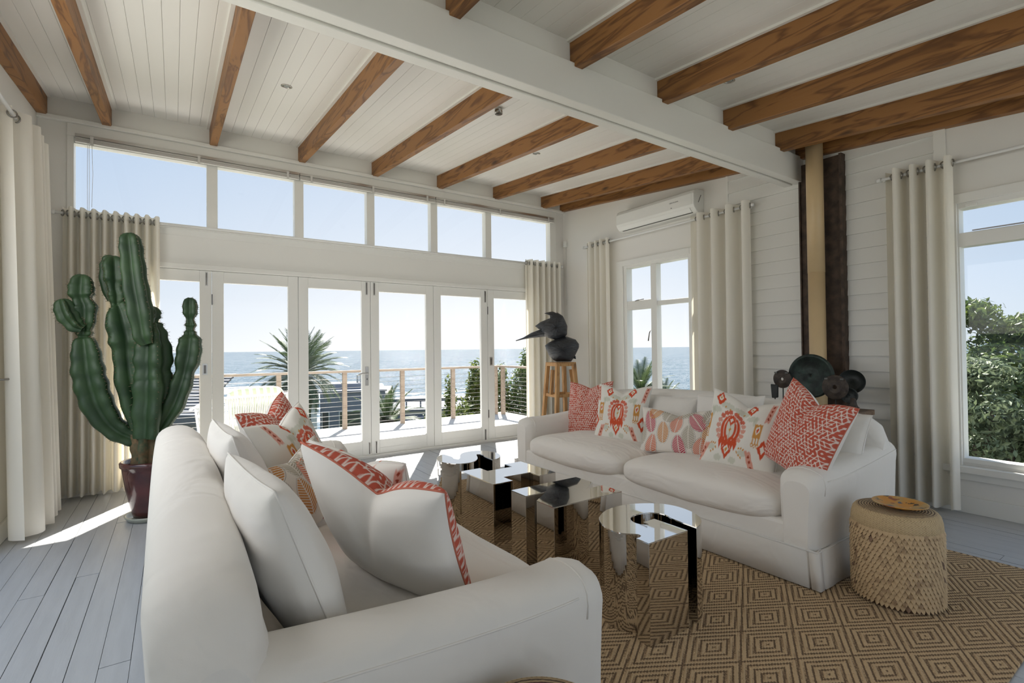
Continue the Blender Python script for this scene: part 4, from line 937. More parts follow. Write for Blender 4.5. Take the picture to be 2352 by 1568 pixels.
def stem(pts, m=None, ribs=4, rot=.3, spines=True, dy=0., label=None):
    """pts: (px, py, half width in px)"""
    n = len(pts); K = 9; path = []; rad = []
    for i in range(n-1):
        for k in range(K):
            t_ = k/K; p0, p1, p2, p3 = pts[max(0, i-1)], pts[i], pts[i+1], pts[min(n-1, i+2)]
            def cr(a, b, c, d): return .5*((2*b)+(-a+c)*t_+(2*a-5*b+4*c-d)*t_*t_+(-a+3*b-3*c+d)*t_**3)
            path.append(cpt(cr(p0[0], p1[0], p2[0], p3[0]), cr(p0[1], p1[1], p2[1], p3[1]), dy)); rad.append(max(2, p1[2]+(p2[2]-p1[2])*(.5-.5*math.cos(PI*t_)))*PXM)
    path.append(cpt(*pts[-1][:2], dy)); rad.append(pts[-1][2]*PXM)
    # rounded tip
    tdir = (path[-1]-path[-2]).normalized(); R0 = rad[-1]
    for q in (.35, .65, .85, .97): path.append(path[len(path)-1]*0+cpt(*pts[-1][:2], dy)+tdir*R0*.9*q); rad.append(R0*math.sqrt(1-q*q))
    NS = ribs*8; P = []; sp = MB(); ref = Vector((1, 0, 0)); rr = random.Random(len(pts)*7+int(pts[0][0]))
    for i, (p, r) in enumerate(zip(path, rad)):
        t_ = (path[min(i+1, len(path)-1)]-path[max(0, i-1)]).normalized(); a = (ref-t_*ref.dot(t_)).normalized(); b = t_.cross(a); row = []
        wv = 1+.045*math.sin(i*.8+pts[0][0])
        for j in range(NS):
            q = 2*PI*j/NS+rot; c = abs(math.cos(q*ribs/2-rot*ribs/2)); f = .50+.50*c**1.5
            row.append(p+(a*math.cos(q)+b*math.sin(q))*r*f*1.06*wv)
        P.append(row)
        if spines and i % 2 == 0:
            for k in range(ribs):
                q = 2*PI*k/ribs+rot; o_ = p+(a*math.cos(q)+b*math.sin(q))*r*1.07*wv; dn = (a*math.cos(q)+b*math.sin(q))
                for w_ in range(3):
                    tip = o_+dn*.014+Vector((rr.uniform(-1, 1), rr.uniform(-1, 1), rr.uniform(-1, 1)))*.008
                    sd_ = dn.cross(t_)*.0016; sp.add([o_-sd_, o_+sd_, o_+t_*.0022, tip], [(0, 1, 3), (1, 2, 3), (2, 0, 3)])
    mb = MB().grid(P, cv=True); mb.add(P[0], [tuple(range(NS))], 0, True); mb.add(P[-1], [tuple(range(NS))], 0, True)
    s_ = mb.build('stem', m or CG, cac, label=label)
    if spines: sp.build('spines', SPN, s_, kind='stuff')
    return s_
stem([(342, 1085, 30), (340, 1050, 30), (341, 1015, 32), (342, 985, 30)], CB, 5, .5, False, label='corky brown trunk')
stem([(338, 1000, 26), (318, 950, 30), (300, 880, 33), (292, 820, 30), (290, 780, 38), (280, 735, 36), (272, 706, 22), (268, 698, 13), (268, 680, 19), (264, 660, 16), (264, 640, 24), (262, 610, 25)], rot=.9, dy=.02)
stem([(262, 690, 12), (252, 650, 17), (250, 615, 16), (252, 597, 13)], rot=.1, dy=.10)
stem([(346, 1005, 30), (350, 950, 36), (354, 885, 38), (352, 855, 33), (353, 815, 36), (352, 775, 28), (350, 748, 20), (349, 738, 11), (349, 728, 16), (349, 718, 17)], rot=.2, dy=-.06)
stem([(340, 790, 14), (332, 770, 22), (322, 710, 26), (311, 650, 25), (304, 590, 23), (300, 555, 22)], rot=.55, dy=-.14)
stem([(330, 1008, 18), (295, 1000, 24), (258, 978, 27), (228, 935, 33), (212, 890, 34), (203, 850, 33), (198, 810, 29), (194, 782, 22), (193, 774, 12), (194, 764, 18), (195, 756, 14), (196, 740, 20), (196, 706, 24), (190, 690, 19), (187, 672, 26), (188, 652, 24)], rot=.75, dy=.06)
stem([(190, 755, 9), (172, 745, 16), (155, 722, 19), (147, 702, 17)], rot=.2, dy=.0)
stem([(358, 990, 12), (375, 972, 18), (400, 930, 24), (418, 880, 25), (424, 858, 22), (433, 820, 29), (437, 785, 27), (437, 765, 14), (437, 756, 9), (438, 746, 13), (437, 735, 9), (437, 716, 17), (437, 698, 17)], rot=.62, dy=-.05)
MB().tube([cpt(210, 930, .04), cpt(197, 922, .02), cpt(184, 920, .0)], [.028, .022, .014], 10).build('pruned_stub', CB, cac)

# ================================================================== SCULPTURE ON WOODEN TRESTLE
SP = Vector((4.30, 5.10, 0)); vd = Vector((SP.x, SP.y, 0)).normalized(); vr = Vector((vd.y, -vd.x, 0))
BRZ = mat('dark_bronze', (.030, .034, .040), .42, col2=(.016, .016, .018), vscale=9, bump=.7, bscale=14, stretch=(1, 1, 3.5), bdist=.02, spec=.5)
PINE = wood('oiled_pine', (.46, .25, .09), (.34, .16, .05), 6, .6, 'z')
depth_s = SP.dot(Vector(_fw)); kS = depth_s/F
zt_s = CAMZ+0
def spx(cx, cy):   # crop pixel of the sculpture -> local (right, up) in metres relative to the pedestal centre
    px_, py_ = 1150+cx/5.809, 690+cy/5.809
    d = ray(px_, py_); k = (SP.x*vd.x+SP.y*vd.y)/(d[0]*vd.x+d[1]*vd.y); p = Vector(CO+d*k)
    return (p-SP).dot(vr), p.z
zped = spx(800, 818)[1]; xoff = spx(800, 818)[0]
SP = SP+vr*xoff
def spl(cx, cy): a, b = spx(cx, cy); return a, b
scl = thing('sculpture', 'dark bronze abstract bird sculpture standing on the wooden trestle', 'sculpture', (SP.x, SP.y, zped))
def lobe(name, pts, Tk, cen=None, skew=0., nr=9):
    q = [spl(*p) for p in pts]; q2 = []
    for i in range(len(q)):
        a = Vector(q[i]); b = Vector(q[(i+1) % len(q)]); q2 += [a, a.lerp(b, .5)]
    c = Vector(spl(*cen)) if cen else sum(q2, Vector((0, 0)))/len(q2)
    m = MB()
    for sgn in (1, -1):
        P = []
        for k in range(nr+1):
            f = math.sin(PI/2*(1-k/nr)); tck = Tk*math.sqrt(max(0, 1-f*f))
            row = []
            for j, p in enumerate(q2):
                d = p-c; w = 1+.10*math.sin(j*2.3+k)*(1-f); x = c+d*f
                row.append(vr*x.x+Vector((0, 0, x.y-zped))-vd*sgn*tck*w+vd*skew*d.x*f)
            P.append(row)
        m.grid(P, cv=True, flip=sgn < 0)
    return m.build(name, BRZ, scl)
lobe('torso', [(590, 600), (640, 560), (700, 530), (780, 500), (880, 478), (1000, 520), (1045, 580), (1045, 625), (1010, 700), (980, 760), (940, 813), (740, 813), (700, 790), (640, 730), (610, 660)], .17, (820, 660))
lobe('head', [(650, 240), (700, 180), (760, 160), (830, 205), (862, 270), (890, 340), (885, 450), (860, 482), (790, 518), (720, 522), (640, 500), (580, 470), (540, 400), (570, 300)], .13, (740, 360))
lobe('crest', [(580, 170), (640, 152), (695, 146), (770, 175), (830, 206), (840, 300), (740, 300), (660, 240), (655, 200)], .07, (740, 215))
lobe('wing', [(455, 340), (530, 285), (640, 240), (780, 250), (840, 340), (760, 430), (600, 400), (500, 375)], .09, (690, 330), -.15)
lobe('tail', [(187, 530), (290, 492), (400, 430), (520, 385), (680, 350), (820, 390), (830, 470), (720, 505), (600, 480), (420, 498), (290, 518), (190, 540)], .06, (620, 430), -.3)
lobe('foot', [(968, 772), (985, 720), (1000, 745), (1006, 782)], .03)
ped = thing('trestle_stand', 'tall wooden trestle stand with splayed legs beneath the sculpture', 'stand', (SP.x, SP.y, 0), math.atan2(vr.y, vr.x)+.55)
hw = .148; Zt = zped-.003
MB().box(-hw, -hw, Zt-.014, hw, hw, Zt).build('top', PINE, ped, bevel=.003)
for s, (a, b) in enumerate((((-hw, -hw), (hw, -hw)), ((hw, -hw), (hw, hw)), ((hw, hw), (-hw, hw)), ((-hw, hw), (-hw, -hw)))):
    MB().bar((a[0]*.93, a[1]*.93, Zt-.032), (b[0]*.93, b[1]*.93, Zt-.032), .022, .035).build('apron', PINE, ped)
sx_ = 1.32
for a, b in ((-1, -1), (1, -1), (1, 1), (-1, 1)):
    l0 = Vector((a*hw*.84, b*hw*.84, Zt-.014)); l1 = Vector((a*hw*sx_, b*hw*sx_, 0)); MB().bar(l0, l1, .048, .048, (1, 0, 0)).build('leg', PINE, ped, bevel=.003)
for zz in (.30, .68):
    f = 1+(sx_/.84-1)*(1-zz/Zt); w_ = hw*.84*f
    for a, b in (((-w_, -w_), (w_, -w_)), ((w_, w_), (-w_, w_)), ((-w_, w_), (-w_, -w_)), ((w_, -w_), (w_, w_))):
        MB().bar((*a, zz), (*b, zz), .022, .04).build('stretcher', PINE, ped)
MB().bar((-hw*.95, -hw*.2, Zt-.10), (-hw*1.2, -hw*.3, Zt-.42), .03, .05).build('brace', PINE, ped); MB().bar((hw*.95, -hw*.2, Zt-.10), (hw*1.2, -hw*.3, Zt-.42), .03, .05).build('brace', PINE, ped)

# ================================================================== CONSOLE WITH METAL DISCS BEHIND THE RIGHT SOFA
XC = 4.46
zt_c = onX(1985, 942, XC+.05).z; y_c0 = onX(1997, 942, XC+.05).y
con = thing('console_table', 'narrow wooden console table behind the right sofa', 'console table', (XC, 2.45, 0))
DKW = wood('dark_timber', (.16, .10, .06), (.10, .06, .035), 5, .6, 'y')
MB().box(-.15, y_c0-2.45, zt_c-.04, .15, .72, zt_c).build('top', DKW, con, bevel=.003)
for a in (-.12, .12):
    for b in (y_c0-2.45+.06, .66): MB().box(a-.022, b-.022, 0, a+.022, b+.022, zt_c-.04).build('leg', DKW, con)
VERD = mat('verdigris_bronze', (.030, .048, .040), .5, col2=(.012, .016, .014), vscale=14, bump=.3, bscale=40, metal=.4)
BRN = mat('worn_iron', (.085, .065, .05), .6, col2=(.04, .03, .025), vscale=20, bump=.5, bscale=50, metal=.3)
BLK = mat('black_iron', (.016, .02, .018), .5, bump=.3, bscale=40)
def disc(name, label, cat, px_, py_, rpx, prof, m, dx_=0., turn=0, rod_=True, tilt=0, notch=0):
    c = onX(px_, py_, XC+dx_); r = rpx*(c.dot(Vector(_fw)))/F
    t = thing(name, label, cat, (c.x, c.y, zt_c), group='metal discs on the console')
    hz = c.z-zt_c; q = MB(); P = [(a*r, b*r) for a, b in prof]
    q.lathe(P, 40, axis='x', cap=False)
    Rm = Matrix.Rotation(math.radians(turn), 4, 'Z') @ Matrix.Rotation(math.radians(tilt), 4, 'Y')
    o = q.build('disc', m, t); o.matrix_local = Matrix.Translation((0, 0, hz)) @ Rm
    if notch:
        for a in (-.7, .7):
            v = Rm @ Vector((-.02, math.sin(a)*r*.9, math.cos(a)*r*.9)); MB().box(-.004, -.012, -.006, .004, .012, .006).build('slot', ACD, t).matrix_local = Matrix.Translation(v+Vector((0, 0, hz)))
    MB().tube([(.01, 0, max(.0, hz-r*.98)), (.01, 0, .006)] if hz-r > .012 else [(.01, 0, .012), (.01, 0, .004)], .005, 8).build('rod', BLK, t)
    MB().box(-.03, -.03, 0, .05, .03, .008).build('foot', BLK, t)
    return t
ring = [(.02, .02), (.10, -.04), (.18, -.02), (.30, -.04), (.42, .0), (.46, -.02), (.82, .01), (.86, -.05), (.95, -.05), (1.0, .0), (.99, .06), (.8, .07), (.02, .07)]
donut = [(.17, .05), (.17, -.12), (.24, -.14), (.34, -.08), (.42, -.12), (.55, -.10), (.62, -.03), (.96, -.04), (1.0, .0), (.97, .06), (.3, .08), (.17, .05)]
bowl = [(1.0, -.05), (.98, .0), (.9, .2), (.6, .4), (.0, .48), (.0, .44), (.6, .35), (.86, .17), (.94, -.03), (1.0, -.05)]
disc('bronze_disc', 'large round green bronze disc behind the right sofa', 'metal disc', 1862, 863, 50, ring, VERD, .03, 0)
disc('hub_wheel', 'small brown iron wheel with a hole at the left of the bronze disc', 'metal disc', 1797, 870, 21, donut, BRN, -.02, 0, notch=1)
disc('hub_wheel', 'brown iron wheel with a hub at the right of the bronze disc', 'metal disc', 1918, 889, 28, donut, BRN, -.04, 0, notch=1)
disc('black_bowl', 'black iron bowl standing on edge at the right end of the console', 'bowl', 1956, 876, 27, bowl, BLK, .05, 15)
disc('bronze_cover', 'small dark lid with a pale rim below the black bowl', 'lid', 1950, 908, 18, ring, BLK, .0, 10)
c = onX(1780, 897, XC-.02); t = thing('axe_head', 'dark wedge shaped iron blade at the left end of the console', 'blade', (c.x, c.y, zt_c))
hz = c.z-zt_c
MB().hexa([(-.02, -.028, hz-.06), (.01, -.028, hz-.06), (.01, .022, hz-.065), (-.02, .022, hz-.065), (-.015, -.034, hz+.055), (.005, -.034, hz+.055), (.005, .034, hz+.06), (-.015, .034, hz+.06)]).build('blade', BLK, t, bevel=.008)
MB().tube([(0, 0, max(.008, hz-.06)), (0, 0, .004)], .005, 8).build('rod', BLK, t); MB().box(-.03, -.03, 0, .03, .03, .006).build('foot', BLK, t)
c = onX(1960, 930, XC-.04); t = thing('iron_bell', 'small brown iron bell on a rod at the right end of the console', 'bell', (c.x, c.y, zt_c))
hz = max(.02, c.z-zt_c-.02); MB().lathe([(.006, hz+.075), (.018, hz+.07), (.024, hz+.03), (.030, hz+.012), (.043, hz), (.038, hz), (.02, hz+.02), (.005, hz+.06)], 24).build('bell', BRN, t); MB().tube([(0, 0, hz+.05), (0, 0, 0)], .004, 8).build('rod', BLK, t)

# ================================================================== DECK AND RAILING
DECKM = wood('weathered_deck', (.62, .60, .57), (.52, .50, .47), 4, .75, 'x', False)
ZD = -.05
dk = MB().box(-6, YA+.12, ZD-.20, 5.85, 8.9, ZD-.04).build('deck', DARKGAP); tag(dk, 'sunlit pale timber deck outside the folding doors', 'deck', kind='structure')
y = YA+.125; k = 0
while y < 8.88:
    xs = [-6, -2.2+.9*((k*5) % 4), 2.1+.7*((k*3) % 5), 5.85]
    for a, b in zip(xs[:-1], xs[1:]): MB().box(a+.002, y+.003, ZD-.04, b-.002, y+.117, ZD+random.uniform(-.001, .001)).build('deck_board', DECKM, dk)
    y += .12; k += 1
GREYW = wood('grey_timber', (.36, .29, .23), (.28, .22, .17), 5, .7, 'x', False)
WIRE = mat('steel_wire', (.6, .58, .55), .35, 1)
YRL = 8.72; XRL = 5.62
rl = thing('railing', 'weathered timber railing with steel wires round the deck', 'railing', (0, YRL, ZD))
MB().box(-6, -.045, .965, XRL+.05, .055, 1.005).build('top_rail', GREYW, rl, bevel=.004); MB().box(XRL-.05, -2.60, .965, XRL+.05, -.05, 1.005).build('top_rail', GREYW, rl, bevel=.004)
px0 = 4.519
for xx in (-4.86, -3.80, -2.74, -1.68, -.69, .345, 1.39, 2.43, 3.475, 4.515, 5.50): MB().box(xx-.035, -.035, 0, xx+.035, .035, .965).build('post', GREYW, rl, bevel=.003)
for yy in (-.10, -1.25, -2.5): MB().box(XRL-.035, yy-.035, 0, XRL+.035, yy+.035, .965).build('post', GREYW, rl, bevel=.003)
for k in range(11):
    zz = .08+k*.078
    MB().tube([(-6, 0, zz), (XRL, 0, zz)], .0032, 6).build('wire', WIRE, rl); MB().tube([(XRL, -.1, zz), (XRL, -2.5, zz)], .0032, 6).build('wire', WIRE, rl)
# ================================================================== WHITE CORD CHAIR ON THE DECK
CHW = mat('white_cord', (.82, .83, .80), .5); 
def stripemat():
    m, nt, p = newmat('green_striped_canvas'); N = nt.nodes; L = nt.links; tc = N.new('ShaderNodeTexCoord'); w = N.new('ShaderNodeTexWave'); w.inputs['Scale'].default_value = 3.4; w.bands_direction = 'X'
    L.new(tc.outputs['Object'], w.inputs['Vector']); r = N.new('ShaderNodeValToRGB'); r.color_ramp.interpolation = 'CONSTANT'; r.color_ramp.elements[1].position = .55
    r.color_ramp.elements[0].color = (.80, .80, .74, 1); r.color_ramp.elements[1].color = (.58, .66, .48, 1); L.new(w.outputs['Fac'], r.inputs[0]); L.new(r.outputs[0], p.inputs['Base Color']); p.inputs['Roughness'].default_value = .9; return m
cA = onY(505, 921, 7.05); cB = onY(668, 897, 7.35)
cd_ = Vector((cB.x-cA.x, cB.y-cA.y, 0)); CWd = cd_.length; ang = math.atan2(cd_.y, cd_.x); ctop = (cA.z+cB.z)/2-ZD
ch = thing('cord_chair', 'white cord lounge chair with striped cushion out on the deck', 'chair', (cA.x, cA.y, ZD), ang)
MB().tube([(-.12, .55, ctop-.16), (-.10, .2, ctop-.05), (0, 0, ctop), (CWd, 0, ctop), (CWd+.10, .2, ctop-.05), (CWd+.12, .55, ctop-.16)], .016, 10).build('top_rail', CHW, ch)
MB().tube([(-.02, .62, .32), (.06, .08, .30), (CWd-.06, .08, .30), (CWd+.02, .62, .32)], .014, 10).build('seat_rail', CHW, ch)
for x_, y_, dx_ in ((.10, .02, .08), (CWd-.1, .02, -.08)): MB().tube([(x_, 0, ctop), (x_+dx_, .03, .3), (x_+dx_*.6, -.06, 0)], .014, 8).build('leg', CHW, ch)
for x_ in (-.06, CWd+.06): MB().tube([(x_, .55, ctop-.16), (x_*.8+.05, .62, .32), (x_, .66, 0)], .014, 8).build('leg', CHW, ch)
cm_ = MB()
for k in range(58):
    f = (k+.5)/58; cm_.tube([(f*CWd, -.012*(k % 2), ctop), (.06+f*(CWd-.12), .07, .30)], .0055, 5)
for s in (0, 1):
    for k in range(24):
        f = k/24; x0 = (-.10*f if s == 0 else CWd+.10*f); cm_.tube([(x0, .5*f, ctop-.12*f), ((.05-.06*f) if s == 0 else CWd-.05+.06*f, .09+.5*f, .31)], .0035, 5)
cm_.build('cords', CHW, ch, kind='stuff')
P = superell(CWd*.40, .06, .20, .35, .5, 40, 20); o = MB().grid(P, cu=True).build('back_cushion', stripemat(), ch, label='cream and green striped cushion'); o.matrix_local = Matrix.Translation((CWd*.56, .12, ctop-.09)) @ Matrix.Rotation(-.2, 4, 'X')
P = superell(CWd*.45, .30, .06, .35, .5, 40, 16); o = MB().grid(P, cu=True).build('seat_cushion', stripemat(), ch); o.location = (CWd*.5, .40, .37)

# ================================================================== SEA AND LAND
def seamat():
    m, nt, p = newmat('sea_water'); N = nt.nodes; L = nt.links
    p.inputs['Base Color'].default_value = (.022, .07, .105, 1); p.inputs['Roughness'].default_value = .11; p.inputs['IOR'].default_value = 1.33
    tc = N.new('ShaderNodeTexCoord'); last = None
    acc = None
    for sc, st in ((.03, .18), (.2, .45), (1.1, .95)):
        mp = N.new('ShaderNodeMapping'); mp.inputs['Scale'].default_value = (sc*.6, sc, 1); mp.inputs['Rotation'].default_value = (0, 0, .5); L.new(tc.outputs['Object'], mp.inputs[0])
        n = N.new('ShaderNodeTexNoise'); n.inputs['Scale'].default_value = 1; n.inputs['Detail'].default_value = 2; L.new(mp.outputs[0], n.inputs['Vector'])
        v = N.new('ShaderNodeVectorMath'); v.operation = 'MULTIPLY_ADD'; L.new(n.outputs['Color'], v.inputs[0]); v.inputs[1].default_value = (2*st, 2*st, 0)
        if acc: L.new(acc, v.inputs[2])
        else: v.inputs[2].default_value = (0, 0, 1)
        sb = N.new('ShaderNodeVectorMath'); sb.operation = 'SUBTRACT'; L.new(v.outputs[0], sb.inputs[0]); sb.inputs[1].default_value = (st, st, 0); acc = sb.outputs[0]
    nz = N.new('ShaderNodeVectorMath'); nz.operation = 'NORMALIZE'; L.new(acc, nz.inputs[0]); last = nz.outputs[0]
    L.new(last, p.inputs['Normal'])
    # breaking foam near the shore
    mp = N.new('ShaderNodeMapping'); mp.inputs['Scale'].default_value = (.006, .045, 1); mp.inputs['Rotation'].default_value = (0, 0, -.95); L.new(tc.outputs['Object'], mp.inputs[0])
    n = N.new('ShaderNodeTexNoise'); n.inputs['Scale'].default_value = 1; n.inputs['Detail'].default_value = 6; n.inputs['Roughness'].default_value = .65; L.new(mp.outputs[0], n.inputs['Vector'])
    sp = N.new('ShaderNodeSeparateXYZ'); L.new(tc.outputs['Object'], sp.inputs[0])
    def mth(op, a, b=None):
        x = N.new('ShaderNodeMath'); x.operation = op
        for k_, v_ in enumerate((a, b)):
            if v_ is None: continue
            if isinstance(v_, (int, float)): x.inputs[k_].default_value = v_
            else: L.new(v_, x.inputs[k_])
        return x.outputs[0]
    dsh = mth('ADD', mth('MULTIPLY', sp.outputs[0], .80), mth('MULTIPLY', sp.outputs[1], .60))    # distance out from the shore
    near = N.new('ShaderNodeMapRange'); L.new(dsh, near.inputs[0]); near.inputs[1].default_value = 300; near.inputs[2].default_value = 520; near.inputs[3].default_value = .13; near.inputs[4].default_value = -.25
    fm = mth('ADD', n.outputs['Fac'], near.outputs[0])
    r = N.new('ShaderNodeValToRGB'); r.color_ramp.elements[0].position = .60; r.color_ramp.elements[1].position = .70; L.new(fm, r.inputs[0])
    d = N.new('ShaderNodeBsdfDiffuse'); d.inputs[0].default_value = (.85, .87, .88, 1); x = N.new('ShaderNodeMixShader'); L.new(r.outputs[0], x.inputs[0]); L.new(p.outputs[0], x.inputs[1]); L.new(d.outputs[0], x.inputs[2]); L.new(x.outputs[0], N['Material Output'].inputs[0])
    return m
SEAZ = -30
o = MB().add([(-30000, 60, SEAZ), (40000, -9000, SEAZ), (40000, 40000, SEAZ), (-30000, 40000, SEAZ)], [(0, 1, 2, 3)]).build('sea', seamat()); tag(o, 'glittering blue grey sea stretching to the horizon', 'sea', kind='stuff')
GRND = mat('scrub_ground', (.09, .10, .05), .95, col2=(.05, .06, .03), vscale=.4, bump=.5, bscale=2)
GP = []
for i in range(31):
    row = []; yy = -20+i*8
    for j in range(41):
        xx = -140+j*9; s_ = .60*(yy-9)/100+.55*(xx-12)/100
        row.append((xx, yy, -2.9-26*max(0, min(1.2, s_/1.1))**.9-(.8*math.sin(xx*.13)*math.cos(yy*.17))))
    GP.append(row)
o = MB().grid(GP).build('hillside', GRND); tag(o, 'scrubby hillside falling away below the deck to the sea', 'ground', kind='structure')

# ================================================================== PLANTING
def leafmat(name, c1, c2, tr=.35):
    m, nt, p = newmat(name); N = nt.nodes; L = nt.links; N.remove(p)
    tc = N.new('ShaderNodeTexCoord'); n = N.new('ShaderNodeTexNoise'); n.inputs['Scale'].default_value = 9; L.new(tc.outputs['Object'], n.inputs['Vector'])
    r = N.new('ShaderNodeValToRGB'); r.color_ramp.elements[0].position = .35; r.color_ramp.elements[1].position = .65; r.color_ramp.elements[0].color = (*c1, 1); r.color_ramp.elements[1].color = (*c2, 1); L.new(n.outputs['Fac'], r.inputs[0])
    d = N.new('ShaderNodeBsdfPrincipled'); d.inputs['Roughness'].default_value = .45; L.new(r.outputs[0], d.inputs['Base Color']); t_ = N.new('ShaderNodeBsdfTranslucent'); L.new(r.outputs[0], t_.inputs[0])
    x = N.new('ShaderNodeMixShader'); x.inputs[0].default_value = tr; L.new(d.outputs[0], x.inputs[1]); L.new(t_.outputs[0], x.inputs[2]); L.new(x.outputs[0], N['Material Output'].inputs[0]); return m
LF1 = leafmat('shrub_leaf', (.06, .10, .03), (.22, .26, .05)); LF2 = leafmat('glossy_leaf', (.045, .085, .025), (.16, .22, .05)); LF3 = leafmat('grey_green_leaf', (.09, .13, .07), (.22, .27, .15)); LF4 = leafmat('palm_leaf', (.05, .085, .035), (.12, .165, .07), .18)
BARK = mat('bark', (.10, .075, .055), .9, bump=.6, bscale=12, var=.4, vscale=6)
def leaf_cloud(blobs, n, size, seed, fill=.35):
    r = np.random.default_rng(seed); wts = np.array([b[3]*b[4]*b[5] for b in blobs])**.67; wts /= wts.sum(); ids = r.choice(len(blobs), n, p=wts)
    B = np.array(blobs)[ids]; d = r.normal(size=(n, 3)); d /= np.linalg.norm(d, axis=1)[:, None]; rad = 1-fill*r.random(n)**1.5*1.2
    rad *= 1+.18*r.normal(size=n)*.6
    c = B[:, :3]+d*B[:, 3:6]*rad[:, None]
    nr = d+.8*r.normal(size=(n, 3)); nr[:, 2] += .35; nr /= np.linalg.norm(nr, axis=1)[:, None]
    a = np.cross(nr, r.normal(size=(n, 3))); a /= np.linalg.norm(a, axis=1)[:, None]; b = np.cross(nr, a); s = size*(.7+.6*r.random(n))[:, None]
    V = np.stack([c-a*s, c-b*s*.42+nr*s*.12, c+a*s, c+b*s*.42+nr*s*.12], 1).reshape(-1, 3)
    Fq = np.arange(n*4).reshape(-1, 4); m = MB(); m.v = [tuple(v) for v in V]; m.f = Fq.tolist(); m.m = [0]*n; m.sm = [False]*n; return m
def tree(name, label, base, blobs, n, size, m, seed, cat='tree', group=None, trunk=.08):
    """blobs relative to base"""
    t = thing(name, label, cat, base, group=group); mb = leaf_cloud(blobs, n, size, seed)
    me = bpy.data.meshes.new('crown'); me.from_pydata(mb.v, [], mb.f); me.materials.append(m); link('crown', me, t, kind='stuff')
    tk = MB(); top = max(blobs, key=lambda b: b[2]); tk.tube([(0, 0, 0), (top[0]*.3, top[1]*.3, top[2]*.5), (top[0]*.8, top[1]*.8, top[2]*.9)], [trunk, trunk*.8, trunk*.4], 8)
    for b in blobs[:8]: tk.tube([(b[0]*.2, b[1]*.2, b[2]*.35), (b[0]*.7, b[1]*.7, b[2]*.75), (b[0], b[1], b[2])], [trunk*.5, trunk*.35, trunk*.15], 6)
    tk.build('trunk', BARK, t); return t
def shrub(label, px_, py_, Y, wpx, hz0, m, seed, n=1500, size=.055, tall=None):
    """top of the crown at the pixel, at distance plane Y"""
    top = onY(px_, py_, Y); dp = top.dot(Vector(_fw)); w = wpx*dp/F; zb0 = hz0; H = top.z-zb0
    r = random.Random(seed); bl = []
    for k in range(7):
        f = k/6; ww = w*(.50-.30*f); bl.append((r.uniform(-.22, .22)*w*(1-f), r.uniform(-.2, .2)*w, H*(.25+.66*f), ww, ww*.9, H*.16))
    bl.append((0, 0, H*.9, w*.12, w*.12, H*.11))
    return tree('shrub', label, (top.x, top.y, zb0), bl, n*2, size, m, seed, 'shrub', 'shrubs beyond the deck railing', .035)
shrub('slim leafy shrub seen through the fifth door leaf left of a railing post', 1035, 875, 10.4, 62, -2.6, LF1, 11, 1500)
shrub('tall yellow green shrub behind the railing in the fifth door leaf', 1092, 846, 10.6, 95, -2.6, LF1, 12, 3000)
shrub('leafy shrub partly behind the corner railing post', 1150, 850, 10.8, 80, -2.6, LF1, 13, 2000)
shrub('dark leafy shrub next to the right curtain beyond the railing', 1205, 822, 10.2, 110, -2.6, LF2, 14, 3500)
shrub('low yellow green shrub beside the dark roof beyond the railing', 985, 945, 10.0, 70, -2.6, LF1, 15, 900)
shrub('low bush under the tall shrub beyond the railing', 1062, 930, 9.9, 110, -2.6, LF1, 16, 1300)
def frond_mesh(Lf, droop, seed, nl=58, wl_=.50):
    r = random.Random(seed); m = MB(); pts = []
    for k in range(13):
        f = k/12; pts.append(Vector((Lf*(f-.22*droop*f*f), 0, Lf*(.16*f-droop*.62*f**2.2))))
    m.tube(pts, [.022*(1-.85*k/12) for k in range(13)], 5)
    for k in range(nl):
        f = .08+.92*k/nl; i = min(11, int(f*12)); fr = f*12-i; p = pts[i].lerp(pts[i+1], fr); t_ = (pts[i+1]-pts[i]).normalized()
        ln = wl_*math.sin(PI*(.12+.80*f))*Lf/2.6
        for s in (-1, 1):
            d = (Vector((0, s, 0))*.75+t_*.75+Vector((0, 0, .22+r.uniform(-.1, .1)-.25*f))).normalized(); w = t_*.014*Lf/2.0
            m.add([p-w, p+w, p+d*ln*.6+w*.7+Vector((0, 0, -.02)), p+d*ln+Vector((0, 0, -.10*ln))], [(0, 1, 2), (0, 2, 3)])
    return m.build('frond', LF4, mesh_only=True)
def palm(label, px_, py_, dist, Lf, nf, zbase, seed, up_=1.0, lo=-55):
    c = at(px_, py_, dist); t = thing('palm_tree', label, 'palm', (c.x, c.y, zbase), group='palms below the deck'); h = c.z-zbase; r = random.Random(seed)
    MB().tube([(0, 0, 0), (.05, 0, h*.5), (0, 0, h-.1)], [.32*Lf/2.6, .26*Lf/2.6, .30*Lf/2.6], 12).build('trunk', BARK, t)
    MB().lathe([(.05, -.5), (.30, -.35), (.38, -.05), (.22, .25), (.02, .35)], 14, (0, 0, h)).build('crown_shaft', BARK, t).scale = (1, 1, 1)
    ms = [frond_mesh(Lf, dr, seed+i) for i, dr in enumerate((.35, .6, .85, 1.1))]
    for k in range(nf):
        el = math.radians(80-(80-lo)*((k+.5)/nf)**.85); az = k*2.39996+r.uniform(-.2, .2)
        me = ms[0 if el > .8 else 1 if el > .2 else 2 if el > -.3 else 3]
        o = link('frond', me, t); o.rotation_euler = (r.uniform(-.25, .25), -el, az); o.location = (0, 0, h); o.scale = (1, 1, 1) if el > -.3 else (.85, .85, .85)
    return t
palm('large date palm rising in front of the sea behind the second and third door leaves', 690, 862, 30, 3.0, 95, -12, 21)
palm('small palm below the railing right of the lever handle', 890, 975, 17, 1.5, 34, -6, 22, lo=-20)
palm('palm top seen through the four paned window', 1472, 905, 26, 2.1, 40, -12, 23, lo=-30)
palm('fan of palm leaves low behind the four paned window', 1525, 925, 30, 1.6, 26, -12, 24, lo=-20)
